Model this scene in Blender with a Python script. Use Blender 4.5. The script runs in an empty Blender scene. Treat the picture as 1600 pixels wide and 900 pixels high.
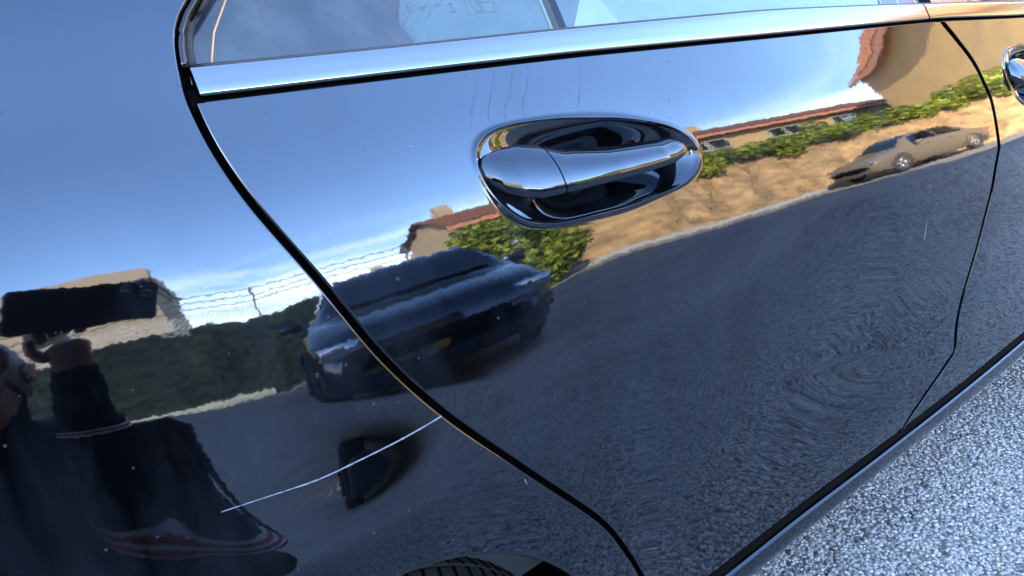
import bpy, bmesh, math, random
import numpy as np
from mathutils import Vector, Matrix

random.seed(7)
rng = np.random.default_rng(7)
scene = bpy.context.scene
COL = scene.collection

# ------------------------------------------------------------------ camera
cam_data = bpy.data.cameras.new('camera')
cam_data.sensor_width = 36.0
cam_data.lens = 24.17
cam_data.clip_start = 0.003
cam_data.clip_end = 2000.0
camera = bpy.data.objects.new('camera', cam_data)
COL.objects.link(camera)
CAM = Vector((0.1006, 0.4937, 0.9956))
_r = Vector((-0.81092824, 0.57026212, -0.1311354))
_u = Vector((-0.29671233, -0.2075832, 0.93213251))
_f = Vector((-0.50433836, -0.79480207, -0.33753888))
CAM_ROT = Matrix((_r, _u, -_f)).transposed()
camera.matrix_world = Matrix.Translation(CAM) @ CAM_ROT.to_4x4()
scene.camera = camera

# ------------------------------------------------------------------ sky, sun, exposure
SUN_EL = math.radians(30.0)
SUN_DIR = Vector((0.566 * math.cos(SUN_EL), -0.824 * math.cos(SUN_EL), math.sin(SUN_EL)))   # towards the sun
world = bpy.data.worlds.new('World')
scene.world = world
world.use_nodes = True
wt = world.node_tree
wt.nodes.clear()
w_out = wt.nodes.new('ShaderNodeOutputWorld')
w_bg = wt.nodes.new('ShaderNodeBackground')
w_sky = wt.nodes.new('ShaderNodeTexSky')
w_sky.sky_type = 'NISHITA'
w_sky.sun_disc = False
w_sky.sun_elevation = SUN_EL
w_sky.sun_rotation = math.atan2(SUN_DIR.x, SUN_DIR.y)
w_sky.altitude = 100
w_sky.air_density = 1.0
w_sky.dust_density = 0.7
w_sky.ozone_density = 2.2
w_bg.inputs['Strength'].default_value = 0.15
# a few thin streaks of cloud
w_tc = wt.nodes.new('ShaderNodeTexCoord')
w_map = wt.nodes.new('ShaderNodeMapping')
w_map.inputs['Scale'].default_value = (2.2, 2.2, 11.0)
w_noise = wt.nodes.new('ShaderNodeTexNoise')
w_noise.inputs['Scale'].default_value = 1.6
w_noise.inputs['Detail'].default_value = 7
w_noise.inputs['Roughness'].default_value = 0.55
w_ramp = wt.nodes.new('ShaderNodeValToRGB')
w_ramp.color_ramp.elements[0].position = 0.40
w_ramp.color_ramp.elements[1].position = 0.70
w_ramp.color_ramp.elements[1].color = (0.75, 0.75, 0.75, 1)
w_mix = wt.nodes.new('ShaderNodeMix')
w_mix.data_type = 'RGBA'
w_mix.inputs['B'].default_value = (17.0, 16.0, 15.0, 1)
wt.links.new(w_tc.outputs['Generated'], w_map.inputs['Vector'])
wt.links.new(w_map.outputs['Vector'], w_noise.inputs['Vector'])
wt.links.new(w_noise.outputs['Fac'], w_ramp.inputs['Fac'])
w_sep = wt.nodes.new('ShaderNodeSeparateXYZ')
wt.links.new(w_tc.outputs['Generated'], w_sep.inputs['Vector'])
w_low = wt.nodes.new('ShaderNodeMapRange')          # the streaks lie low above the horizon
w_low.interpolation_type = 'SMOOTHSTEP'
w_low.inputs['From Min'].default_value = 0.09
w_low.inputs['From Max'].default_value = 0.30
w_low.inputs['To Min'].default_value = 1.0
w_low.inputs['To Max'].default_value = 0.0
wt.links.new(w_sep.outputs['Z'], w_low.inputs['Value'])
w_mul = wt.nodes.new('ShaderNodeMath')
w_mul.operation = 'MULTIPLY'
wt.links.new(w_ramp.outputs['Color'], w_mul.inputs[0])
wt.links.new(w_low.outputs['Result'], w_mul.inputs[1])
wt.links.new(w_mul.outputs[0], w_mix.inputs['Factor'])
wt.links.new(w_sky.outputs['Color'], w_mix.inputs['A'])
wt.links.new(w_mix.outputs['Result'], w_bg.inputs['Color'])
wt.links.new(w_bg.outputs['Background'], w_out.inputs['Surface'])

sun_data = bpy.data.lights.new('sun', 'SUN')
sun_data.energy = 4.8
sun_data.angle = math.radians(0.5)
sun_data.color = (1.0, 0.82, 0.58)
sun = bpy.data.objects.new('sun', sun_data)
sun.rotation_euler = SUN_DIR.to_track_quat('Z', 'Y').to_euler()
sun.location = SUN_DIR * 60
COL.objects.link(sun)

scene.view_settings.view_transform = 'Standard'
scene.view_settings.look = 'None'
scene.view_settings.gamma = 1.0
scene.view_settings.use_curve_mapping = False
scene.view_settings.exposure = 4.08
scene.render.engine = 'CYCLES'
scene.cycles.max_bounces = 10
scene.cycles.glossy_bounces = 6
scene.cycles.transparent_max_bounces = 12
scene.cycles.caustics_reflective = False
scene.cycles.caustics_refractive = False


# ------------------------------------------------------------------ materials
class NT:
    def __init__(s, name):
        s.m = bpy.data.materials.new(name)
        s.m.use_nodes = True
        s.t = s.m.node_tree
        s.t.nodes.clear()
        s.out = s.t.nodes.new('ShaderNodeOutputMaterial')

    def n(s, typ, **kw):
        nd = s.t.nodes.new(typ)
        for k, v in kw.items():
            if hasattr(nd, k):
                setattr(nd, k, v)
            else:
                nd.inputs[k].default_value = v
        return nd

    def l(s, a, b):
        s.t.links.new(a, b)

    def bsdf(s, **kw):
        b = s.t.nodes.new('ShaderNodeBsdfPrincipled')
        for k, v in kw.items():
            b.inputs[k.replace('_', ' ')].default_value = v
        return b

    def surf(s, sock):
        s.l(sock, s.out.inputs['Surface'])
        return s.m

    def coord(s, scale=(1, 1, 1)):
        tc = s.n('ShaderNodeTexCoord')
        mp = s.n('ShaderNodeMapping')
        mp.inputs['Scale'].default_value = scale
        s.l(tc.outputs['Object'], mp.inputs['Vector'])
        return mp.outputs['Vector']

    def noise(s, vec, scale, detail=3, rough=0.5):
        nd = s.n('ShaderNodeTexNoise')
        nd.inputs['Scale'].default_value = scale
        nd.inputs['Detail'].default_value = detail
        nd.inputs['Roughness'].default_value = rough
        s.l(vec, nd.inputs['Vector'])
        return nd

    def ramp(s, fac, stops):
        r = s.n('ShaderNodeValToRGB')
        e = r.color_ramp.elements
        while len(e) > 1:
            e.remove(e[-1])
        e[0].position = stops[0][0]
        e[0].color = tuple(stops[0][1]) + (1,)
        for p, c in stops[1:]:
            q = e.new(p)
            q.color = tuple(c) + (1,)
        s.l(fac, r.inputs['Fac'])
        return r.outputs['Color']

    def wobble(s, vec, amps):
        """normal shaken by noise: fine waviness of a painted or glazed surface"""
        geo = s.n('ShaderNodeNewGeometry')
        cur = geo.outputs['Normal']
        for scale, amp, det in amps:
            nz = s.noise(vec, scale, det)
            sub = s.n('ShaderNodeVectorMath', operation='SUBTRACT')
            s.l(nz.outputs['Color'], sub.inputs[0])
            sub.inputs[1].default_value = (0.5, 0.5, 0.5)
            sc = s.n('ShaderNodeVectorMath', operation='SCALE')
            s.l(sub.outputs['Vector'], sc.inputs[0])
            sc.inputs['Scale'].default_value = amp
            ad = s.n('ShaderNodeVectorMath', operation='ADD')
            s.l(cur, ad.inputs[0])
            s.l(sc.outputs['Vector'], ad.inputs[1])
            cur = ad.outputs['Vector']
        nm = s.n('ShaderNodeVectorMath', operation='NORMALIZE')
        s.l(cur, nm.inputs[0])
        return nm.outputs['Vector']


def grey(v):
    return (v, v, v, 1)


def mat_simple(name, col, rough=0.6, metallic=0.0, var=0.25, scale=6.0, spec=0.5, bump=0.0):
    k = NT(name)
    vec = k.coord()
    nz = k.noise(vec, scale, 5, 0.6)
    lo = tuple(c * (1 - var) for c in col)
    hi = tuple(min(1, c * (1 + var)) for c in col)
    c = k.ramp(nz.outputs['Fac'], [(0.3, lo), (0.7, hi)])
    b = k.bsdf(Roughness=rough, Metallic=metallic, Specular_IOR_Level=spec)
    k.l(c, b.inputs['Base Color'])
    if bump:
        bp = k.n('ShaderNodeBump')
        bp.inputs['Distance'].default_value = bump
        k.l(nz.outputs['Fac'], bp.inputs['Height'])
        k.l(bp.outputs['Normal'], b.inputs['Normal'])
    return k.surf(b.outputs['BSDF'])


def mat_paint():
    k = NT('dark_blue_metallic_paint')
    vec = k.coord()
    nrm = k.wobble(vec, [(260, 0.0070, 1), (90, 0.0055, 1), (22, 0.0055, 1)])
    a = k.bsdf(Metallic=1.0, Roughness=0.028)
    a.inputs['Base Color'].default_value = (0.052, 0.060, 0.074, 1)
    k.l(nrm, a.inputs['Normal'])
    # settled dust and flake: a faint diffuse share, with scattered dark specks
    d = k.bsdf(Roughness=0.7, Specular_IOR_Level=0.1)
    d.inputs['Base Color'].default_value = (0.035, 0.045, 0.065, 1)
    vz = k.n('ShaderNodeTexVoronoi')
    vz.inputs['Scale'].default_value = 62
    k.l(vec, vz.inputs['Vector'])
    nz = k.noise(vec, 9, 3)
    th = k.n('ShaderNodeMath', operation='MULTIPLY')
    k.l(nz.outputs['Fac'], th.inputs[0])
    th.inputs[1].default_value = 0.16
    lt = k.n('ShaderNodeMath', operation='LESS_THAN')
    k.l(vz.outputs['Distance'], lt.inputs[0])
    k.l(th.outputs[0], lt.inputs[1])
    wn = k.n('ShaderNodeSeparateColor')
    k.l(vz.outputs['Color'], wn.inputs[0])
    gt = k.n('ShaderNodeMath', operation='GREATER_THAN')
    k.l(wn.outputs[0], gt.inputs[0])
    gt.inputs[1].default_value = 0.62
    mu = k.n('ShaderNodeMath', operation='MULTIPLY')
    k.l(lt.outputs[0], mu.inputs[0])
    k.l(gt.outputs[0], mu.inputs[1])
    sm = k.noise(k.coord((3.0, 3.0, 0.8)), 5, 5, 0.6)
    mr = k.n('ShaderNodeMapRange')
    k.l(sm.outputs['Fac'], mr.inputs['Value'])
    mr.inputs['From Min'].default_value = 0.45
    mr.inputs['From Max'].default_value = 0.75
    mr.inputs['To Min'].default_value = 0.015
    mr.inputs['To Max'].default_value = 0.14
    fac = k.n('ShaderNodeMath', operation='MULTIPLY_ADD')
    k.l(mu.outputs[0], fac.inputs[0])
    fac.inputs[1].default_value = 0.40
    k.l(mr.outputs['Result'], fac.inputs[2])
    mx = k.n('ShaderNodeMixShader')
    k.l(fac.outputs[0], mx.inputs['Fac'])
    k.l(a.outputs['BSDF'], mx.inputs[1])
    k.l(d.outputs['BSDF'], mx.inputs[2])
    return k.surf(mx.outputs['Shader'])


def mat_gloss(name, col, rough=0.05, wob=0.004):
    k = NT(name)
    vec = k.coord()
    b = k.bsdf(Metallic=1.0, Roughness=rough)
    b.inputs['Base Color'].default_value = tuple(col) + (1,)
    k.l(k.wobble(vec, [(60, wob, 2)]), b.inputs['Normal'])
    return k.surf(b.outputs['BSDF'])


def mat_glass(name='tinted_side_glass', tint=(0.23, 0.35, 0.40), wob=0.0035):
    k = NT(name)
    vec = k.coord()
    nrm = k.wobble(vec, [(14, wob, 1), (160, 0.002, 1)])
    g = k.n('ShaderNodeBsdfGlossy')
    g.inputs['Color'].default_value = (1, 1, 1, 1)
    g.inputs['Roughness'].default_value = 0.0
    k.l(nrm, g.inputs['Normal'])
    t = k.n('ShaderNodeBsdfTransparent')
    t.inputs['Color'].default_value = tuple(tint) + (1,)
    lw = k.n('ShaderNodeLayerWeight')
    k.l(nrm, lw.inputs['Normal'])
    lw.inputs['Blend'].default_value = 0.5
    pw = k.n('ShaderNodeMath', operation='POWER')
    k.l(lw.outputs['Facing'], pw.inputs[0])
    pw.inputs[1].default_value = 5.0
    fr = k.n('ShaderNodeMath', operation='MULTIPLY_ADD')
    k.l(pw.outputs[0], fr.inputs[0])
    fr.inputs[1].default_value = 0.92
    fr.inputs[2].default_value = 0.058
    mx = k.n('ShaderNodeMixShader')
    k.l(fr.outputs[0], mx.inputs['Fac'])
    k.l(t.outputs['BSDF'], mx.inputs[1])
    k.l(g.outputs['BSDF'], mx.inputs[2])
    # thin film of dust
    d = k.n('ShaderNodeBsdfDiffuse')
    d.inputs['Color'].default_value = (0.35, 0.38, 0.42, 1)
    nz = k.noise(vec, 30, 6, 0.65)
    mr = k.n('ShaderNodeMapRange')
    k.l(nz.outputs['Fac'], mr.inputs['Value'])
    mr.inputs['From Min'].default_value = 0.4
    mr.inputs['From Max'].default_value = 0.8
    mr.inputs['To Min'].default_value = 0.03
    mr.inputs['To Max'].default_value = 0.12
    m2 = k.n('ShaderNodeMixShader')
    k.l(mr.outputs['Result'], m2.inputs['Fac'])
    k.l(mx.outputs['Shader'], m2.inputs[1])
    k.l(d.outputs['BSDF'], m2.inputs[2])
    return k.surf(m2.outputs['Shader'])


def mat_asphalt():
    k = NT('chip_seal_asphalt')
    vec = k.coord()
    wv = k.noise(vec, 60, 2)
    mixv = k.n('ShaderNodeVectorMath', operation='SCALE')
    k.l(wv.outputs['Color'], mixv.inputs[0])
    mixv.inputs['Scale'].default_value = 0.006
    ad = k.n('ShaderNodeVectorMath', operation='ADD')
    k.l(vec, ad.inputs[0])
    k.l(mixv.outputs['Vector'], ad.inputs[1])
    v = k.n('ShaderNodeTexVoronoi')
    v.inputs['Scale'].default_value = 120
    k.l(ad.outputs['Vector'], v.inputs['Vector'])
    sep = k.n('ShaderNodeSeparateColor')
    k.l(v.outputs['Color'], sep.inputs[0])
    stone = k.ramp(sep.outputs[0], [(0.0, (0.10, 0.094, 0.088)), (0.3, (0.31, 0.29, 0.265)), (0.7, (0.47, 0.44, 0.40)), (0.95, (0.56, 0.49, 0.41)), (1.0, (0.62, 0.58, 0.53))])
    edge = k.ramp(v.outputs['Distance'], [(0.35, (1, 1, 1)), (0.75, (0.45, 0.45, 0.45))])
    m = k.n('ShaderNodeMix', data_type='RGBA', blend_type='MULTIPLY')
    m.inputs['Factor'].default_value = 1.0
    k.l(stone, m.inputs['A'])
    k.l(edge, m.inputs['B'])
    big = k.noise(vec, 0.9, 5, 0.6)
    bc = k.ramp(big.outputs['Fac'], [(0.35, (0.62, 0.62, 0.64)), (0.65, (1.0, 1.0, 1.0))])
    m2 = k.n('ShaderNodeMix', data_type='RGBA', blend_type='MULTIPLY')
    m2.inputs['Factor'].default_value = 1.0
    k.l(m.outputs['Result'], m2.inputs['A'])
    k.l(bc, m2.inputs['B'])
    b = k.bsdf(Roughness=0.75, Specular_IOR_Level=0.35)
    k.l(m2.outputs['Result'], b.inputs['Base Color'])
    bp = k.n('ShaderNodeBump', invert=True)
    bp.inputs['Distance'].default_value = 0.006
    k.l(v.outputs['Distance'], bp.inputs['Height'])
    k.l(bp.outputs['Normal'], b.inputs['Normal'])
    return k.surf(b.outputs['BSDF'])


def mat_stone():
    k = NT('stone_chip')
    at = k.n('ShaderNodeAttribute')
    at.attribute_name = 'shade'
    c = k.ramp(at.outputs['Fac'], [(0.0, (0.14, 0.13, 0.122)), (0.2, (0.35, 0.33, 0.305)), (0.6, (0.48, 0.45, 0.41)), (0.88, (0.56, 0.525, 0.475)), (0.93, (0.42, 0.30, 0.19)), (1.0, (0.60, 0.565, 0.51))])
    b = k.bsdf(Roughness=0.85, Specular_IOR_Level=0.15)
    vec = k.coord()
    nz = k.noise(vec, 500, 3)
    m = k.n('ShaderNodeMix', data_type='RGBA', blend_type='MULTIPLY')
    m.inputs['Factor'].default_value = 1.0
    k.l(c, m.inputs['A'])
    k.l(k.ramp(nz.outputs['Fac'], [(0.35, (0.7, 0.7, 0.7)), (0.65, (1, 1, 1))]), m.inputs['B'])
    k.l(m.outputs['Result'], b.inputs['Base Color'])
    return k.surf(b.outputs['BSDF'])


def mat_leaf(name, dark, light):
    k = NT(name)
    at = k.n('ShaderNodeAttribute')
    at.attribute_name = 'shade'
    c = k.ramp(at.outputs['Fac'], [(0.0, dark), (1.0, light)])
    b = k.bsdf(Roughness=0.5, Specular_IOR_Level=0.3)
    k.l(c, b.inputs['Base Color'])
    tr = k.n('ShaderNodeBsdfTranslucent')
    k.l(c, tr.inputs['Color'])
    mx = k.n('ShaderNodeMixShader')
    mx.inputs['Fac'].default_value = 0.3
    k.l(b.outputs['BSDF'], mx.inputs[1])
    k.l(tr.outputs['BSDF'], mx.inputs[2])
    return k.surf(mx.outputs['Shader'])


def mat_tiles(name, col):
    k = NT(name)
    vec = k.coord()
    nz = k.noise(vec, 3.5, 4, 0.7)
    c = k.ramp(nz.outputs['Fac'], [(0.3, tuple(x * 0.6 for x in col)), (0.7, tuple(min(1, x * 1.25) for x in col))])
    b = k.bsdf(Roughness=0.8)
    k.l(c, b.inputs['Base Color'])
    return k.surf(b.outputs['BSDF'])


M = {}
M['paint'] = mat_paint()
M['chrome'] = mat_gloss('brushed_trim_metal', (0.19, 0.20, 0.215), 0.10, 0.003)
M['gloss_black'] = mat_gloss('gloss_black', (0.035, 0.035, 0.04), 0.08, 0.004)
M['rubber'] = mat_simple('black_rubber', (0.012, 0.012, 0.014), 0.55, var=0.3, scale=60)
M['grey_rubber'] = mat_simple('weathered_rubber', (0.022, 0.025, 0.030), 0.6, var=0.35, scale=90, spec=0.25)
M['dark'] = mat_simple('underseal_black', (0.0015, 0.0015, 0.0018), 0.9, spec=0.05)
M['glass'] = mat_glass()
M['clear_glass'] = mat_glass('windscreen_glass', (0.7, 0.85, 0.85))
M['tyre'] = mat_simple('tyre_rubber', (0.018, 0.018, 0.020), 0.75, var=0.35, scale=50)
M['rim'] = mat_gloss('alloy_rim', (0.5, 0.5, 0.52), 0.25)
M['interior'] = mat_simple('dark_interior_trim', (0.05, 0.055, 0.06), 0.7)
M['seat'] = mat_simple('grey_seat_fabric', (0.10, 0.11, 0.12), 0.85, scale=60)
M['frit'] = mat_simple('window_frit_print', (0.06, 0.05, 0.085), 0.5, var=0.1, scale=60)
M['frit_grey'] = mat_simple('grey_window_edge', (0.10, 0.105, 0.115), 0.6, var=0.15, scale=60)
M['brown_line'] = mat_simple('brown_sealing_bead', (0.42, 0.25, 0.13), 0.5)
M['print'] = mat_simple('glass_print', (0.004, 0.006, 0.016), 0.8)
M['heat'] = mat_simple('heater_line', (0.22, 0.24, 0.20), 0.5)
M['asphalt'] = mat_asphalt()
M['stone'] = mat_stone()
M['bank'] = mat_simple('dry_sandy_earth', (0.30, 0.19, 0.088), 0.9, var=0.55, scale=2.2, bump=0.12)
M['ivy'] = mat_leaf('ivy_leaves', (0.05, 0.08, 0.010), (0.42, 0.48, 0.045))
M['hedge'] = mat_leaf('hedge_leaves', (0.03, 0.055, 0.008), (0.36, 0.42, 0.05))
M['wood'] = mat_simple('bark', (0.10, 0.075, 0.05), 0.9)
M['wall_yellow'] = mat_simple('ochre_render', (0.42, 0.29, 0.13), 0.85, var=0.12, scale=2)
M['wall_sand'] = mat_simple('sand_render', (0.36, 0.27, 0.17), 0.85, var=0.12, scale=2)
M['wall_beige'] = mat_simple('beige_render', (0.28, 0.23, 0.17), 0.85, var=0.1, scale=2)
M['tile_orange'] = mat_tiles('orange_roof_tiles', (0.31, 0.115, 0.04))
M['tile_brown'] = mat_tiles('brown_roof_tiles', (0.15, 0.062, 0.036))
M['eave'] = mat_simple('pink_eave_board', (0.40, 0.18, 0.11), 0.8)
M['frame'] = mat_simple('window_frame_grey', (0.30, 0.32, 0.30), 0.6)
M['house_glass'] = mat_gloss('house_window_glass', (0.25, 0.28, 0.3), 0.03)
M['screen'] = mat_simple('green_shade_net', (0.010, 0.017, 0.016), 0.9, var=0.75, scale=9, spec=0.1)
M['wire'] = mat_simple('galvanised_wire', (0.05, 0.05, 0.055), 0.6, metallic=0.0)
M['mesh'] = mat_simple('chain_link', (0.55, 0.58, 0.6), 0.6)
M['concrete'] = mat_simple('concrete_kerb', (0.36, 0.34, 0.33), 0.85, scale=12, var=0.2)
M['car_bronze'] = mat_simple('beige_metallic_car_paint', (0.15, 0.122, 0.09), 0.25, var=0.05)
M['car_black'] = mat_gloss('charcoal_car_paint', (0.06, 0.07, 0.09), 0.06)
M['white_car'] = mat_simple('white_paint', (0.75, 0.76, 0.78), 0.3, var=0.03)
M['car_glass'] = mat_gloss('car_window_glass', (0.09, 0.11, 0.12), 0.02)
M['red_lens'] = mat_simple('red_lamp_lens', (0.45, 0.02, 0.02), 0.15, var=0.1)
M['clear_lens'] = mat_gloss('clear_lamp_lens', (0.7, 0.7, 0.7), 0.05)
M['plate'] = mat_simple('number_plate', (0.75, 0.75, 0.72), 0.5, var=0.05)
M['skin'] = mat_simple('skin', (0.24, 0.13, 0.09), 0.5, var=0.08, scale=30)
M['jacket'] = mat_simple('black_jacket_cloth', (0.003, 0.003, 0.004), 0.9, var=0.3, scale=40, spec=0.1)
M['trouser'] = mat_simple('dark_trouser_cloth', (0.003, 0.0035, 0.005), 0.9, var=0.3, scale=40, spec=0.1)
M['hair'] = mat_simple('dark_hair', (0.02, 0.014, 0.01), 0.5, scale=120)
M['stripe_white'] = mat_simple('white_stripe_cloth', (0.48, 0.49, 0.52), 0.8, var=0.05)
M['stripe_red'] = mat_simple('red_stripe_cloth', (0.32, 0.02, 0.024), 0.8, var=0.1)
M['phone'] = mat_simple('black_phone_case', (0.012, 0.012, 0.014), 0.4)
M['lens'] = mat_gloss('phone_lens', (0.15, 0.18, 0.25), 0.03)
M['pale_wall'] = mat_simple('pale_painted_wall', (0.62, 0.62, 0.60), 0.85, var=0.08, scale=2)
def mat_drip(name='dried_water_streak', col=(0.03, 0.05, 0.10), lo=0.02, hi=0.28, scale=240, a=0.40, b=0.70):
    k = NT(name)
    d = k.bsdf(Roughness=0.8, Specular_IOR_Level=0.1)
    d.inputs['Base Color'].default_value = tuple(col) + (1,)
    t = k.n('ShaderNodeBsdfTransparent')
    nz = k.noise(k.coord(), scale, 4, 0.7)
    mr = k.n('ShaderNodeMapRange')
    k.l(nz.outputs['Fac'], mr.inputs['Value'])
    mr.inputs['From Min'].default_value = a
    mr.inputs['From Max'].default_value = b
    mr.inputs['To Min'].default_value = lo
    mr.inputs['To Max'].default_value = hi
    mx = k.n('ShaderNodeMixShader')
    k.l(mr.outputs['Result'], mx.inputs['Fac'])
    k.l(t.outputs['BSDF'], mx.inputs[1])
    k.l(d.outputs['BSDF'], mx.inputs[2])
    return k.surf(mx.outputs['Shader'])


M['scratch'] = mat_drip('scratched_primer', (0.17, 0.19, 0.225), 0.50, 0.85, 130, 0.35, 0.55)
M['drip'] = mat_drip()
M['flag'] = mat_simple('white_blue_flag', (0.55, 0.62, 0.75), 0.8)


# ------------------------------------------------------------------ object helpers
def tag(o, label=None, cat=None, group=None, kind=None):
    if label: o['label'] = label
    if cat: o['category'] = cat
    if group: o['group'] = group
    if kind: o['kind'] = kind
    return o


def empty(name, loc=(0, 0, 0), rz=0.0):
    o = bpy.data.objects.new(name, None)
    o.empty_display_size = 0.1
    o.location = loc
    o.rotation_euler = (0, 0, rz)
    COL.objects.link(o)
    return o


def mesh_obj(name, verts, faces, mat, parent=None, normals=None, smooth=True, shade=None):
    me = bpy.data.meshes.new(name)
    me.from_pydata([tuple(map(float, v)) for v in verts], [], [tuple(map(int, f)) for f in faces])
    me.materials.append(mat)
    if smooth:
        me.polygons.foreach_set('use_smooth', [True] * len(me.polygons))
    if shade is not None:
        at = me.attributes.new('shade', 'FLOAT', 'POINT')
        at.data.foreach_set('value', np.asarray(shade, np.float32))
    me.update()
    if normals is not None:
        me.normals_split_custom_set_from_vertices([tuple(map(float, n)) for n in normals])
    o = bpy.data.objects.new(name, me)
    COL.objects.link(o)
    if parent is not None:
        o.parent = parent
    return o


class MB:
    """collects grids, boxes, tubes and lathes of one part"""
    def __init__(s):
        s.v = []
        s.f = []
        s.nr = []

    def add(s, v, f, n=None):
        b = len(s.v)
        s.v += [tuple(p) for p in v]
        s.f += [tuple(i + b for i in q) for q in f]
        s.nr += list(n) if n is not None else [None] * len(v)
        return s

    def grid(s, P, N=None, flip=False, wrap=False):
        P = np.asarray(P, float)
        r, c = P.shape[:2]
        f = []
        for i in range(r - 1):
            for j in range(c if wrap else c - 1):
                k = (j + 1) % c
                q = (i * c + j, i * c + k, (i + 1) * c + k, (i + 1) * c + j)
                f.append(q[::-1] if flip else q)
        return s.add(P.reshape(-1, 3), f, None if N is None else np.asarray(N).reshape(-1, 3))

    def box(s, c, h, rot=None):
        v = []
        for x in (-1, 1):
            for y in (-1, 1):
                for z in (-1, 1):
                    p = Vector((x * h[0], y * h[1], z * h[2]))
                    if rot is not None:
                        p = rot @ p
                    v.append((p.x + c[0], p.y + c[1], p.z + c[2]))
        f = [(0, 1, 3, 2), (4, 6, 7, 5), (0, 4, 5, 1), (2, 3, 7, 6), (0, 2, 6, 4), (1, 5, 7, 3)]
        return s.add(v, f)

    def tube(s, pts, r, n=8, caps=True, squash=None):
        pts = [Vector(p) for p in pts]
        rr = r if isinstance(r, (list, tuple)) else [r] * len(pts)
        rings = []
        up0 = Vector((0, 0, 1))
        for i, p in enumerate(pts):
            d = (pts[min(i + 1, len(pts) - 1)] - pts[max(i - 1, 0)]).normalized()
            up = up0 if abs(d.z) < 0.9 else Vector((0, 1, 0))
            a = d.cross(up).normalized()
            b = a.cross(d).normalized()
            rings.append([p + (a * math.cos(t) + b * math.sin(t)) * rr[i] for t in [2 * math.pi * k / n for k in range(n)]])
        base = len(s.v)
        s.grid([[tuple(q) for q in g] for g in rings], wrap=True)
        if caps:
            s.f.append(tuple(base + k for k in range(n))[::-1])
            s.f.append(tuple(base + (len(pts) - 1) * n + k for k in range(n)))
        return s

    def lathe(s, prof, centre, axis='y', n=48):
        """prof = (radius, along axis)"""
        rings = []
        for r, a in prof:
            ring = []
            for k in range(n):
                t = 2 * math.pi * k / n
                if axis == 'y':
                    ring.append((centre[0] + r * math.cos(t), centre[1] + a, centre[2] + r * math.sin(t)))
                else:
                    ring.append((centre[0] + r * math.cos(t), centre[1] + r * math.sin(t), centre[2] + a))
            rings.append(ring)
        return s.grid(rings, wrap=True)

    def build(s, name, mat, parent=None, smooth=True, normals=False, angle=None):
        o = mesh_obj(name, s.v, s.f, mat, parent, s.nr if normals else None, smooth)
        if angle is not None:
            o.data.set_sharp_from_angle(angle=angle)
        return o


def interp(x, xs, ys):
    return np.interp(x, xs, ys)


def smooth_curve(pts, n=80):
    """Catmull-Rom resample of a list of tuples"""
    P = np.array([pts[0]] + list(pts) + [pts[-1]], float)
    P[0] = 2 * P[1] - P[2]
    P[-1] = 2 * P[-2] - P[-3]
    out = []
    m = len(pts) - 1
    for i in range(n):
        u = i / (n - 1) * m
        k = min(int(u), m - 1)
        t = u - k
        p0, p1, p2, p3 = P[k], P[k + 1], P[k + 2], P[k + 3]
        out.append(.5 * ((2 * p1) + (-p0 + p2) * t + (2 * p0 - 5 * p1 + 4 * p2 - p3) * t * t + (-p0 + 3 * p1 - 3 * p2 + p3) * t ** 3))
    return np.array(out)


# ------------------------------------------------------------------ shape of the car's side
def sstep(a,b,x):
    t=np.clip((x-a)/(b-a),0,1);return t*t*(3-2*t)
TH_Z=np.array([.10,.25,.35,.45,.55,.60,.65,.70,.74,.78,.82,.87,.91,.94,.97,1.0,1.04,1.08,1.15,1.25,1.33,1.38,1.42,1.44])
TH_D=np.array([-9,-6,-5,-3.5,-1,1.5,5,8,9.2,10.2,11.8,15,18.5,19.5,18.2,16.5,16.0,18,26,38,52,64,80,86.])
# smooth (Catmull style) interpolation: resample and blur
_zf=np.arange(.05,1.46,.001)
_tf=np.interp(_zf,TH_Z,TH_D);_k=np.hanning(61);_k/=_k.sum()
_tf=np.convolve(np.pad(_tf,30,mode='edge'),_k,mode='valid')
def theta(x,z):
    """outward tilt of the body side in radians: + faces the sky"""
    d=np.interp(-x,[-.30,-.09,0,.35,.71,1.16,1.6,3.2],[-.035,-.03,-.01,.0,.035,.088,.10,.10])
    d=d*sstep(1.02,.93,z)
    t=np.interp(z+d,_zf,_tf)
    t=t-1.3*sstep(.2,.4,-x)*sstep(.92,.84,z)
    w=sstep(.36,.85,-x)
    zc=np.interp(-x,[.42,.76,1.19,1.29,3.2],[.775,.748,.738,.736,.72])
    h=zc-z
    t=t-w*15*sstep(-.001,.008,h)*np.exp(-np.maximum(h,0)/.25)
    wl=sstep(.1,.5,-x)
    zl=np.interp(-x,[-.5,.2,.58,1.05,1.39,3.2],[.8,.69,.56,.425,.40,.38])
    h2=zl-z
    t=t-wl*3.6*np.exp(-(h2/.09)**2*np.where(h2<0,1,25))+wl*3.4*sstep(-.002,.016,h2)*np.exp(-np.maximum(h2,0)/.15)
    wq=sstep(-.28,-.12,x)
    zq=.768+(x-.05)*.25
    h3=zq-z
    t=t-wq*3.0*sstep(0,.010,h3)*np.exp(-np.maximum(h3,0)/.035)
    t=t+9.2*np.exp(-((z-.664)/.042)**2)*np.exp(-((x+.01)/.125)**2)
    return np.radians(t)
_X=np.arange(-3.3,1.71,.01);_Z=np.arange(.10,1.4501,.001)
_sx=np.array([-3.3,-2.6,-1.6,-.9,-.4,0,.3,.6,1.0,1.4,1.71])
_ss=np.array([.32,.13,.045,.0,-.045,-.045,-.05,-.08,-.15,-.28,-.45])
_fx=np.arange(-3.3,1.711,.005);_fs=np.interp(_fx,_sx,_ss);_k2=np.hanning(61);_k2/=_k2.sum()
_fs=np.convolve(np.pad(_fs,30,mode='edge'),_k2,mode='valid')
_fy=np.cumsum(_fs)*.005;_fy-=np.interp(-.9,_fx,_fy);_fy-=.045
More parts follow.
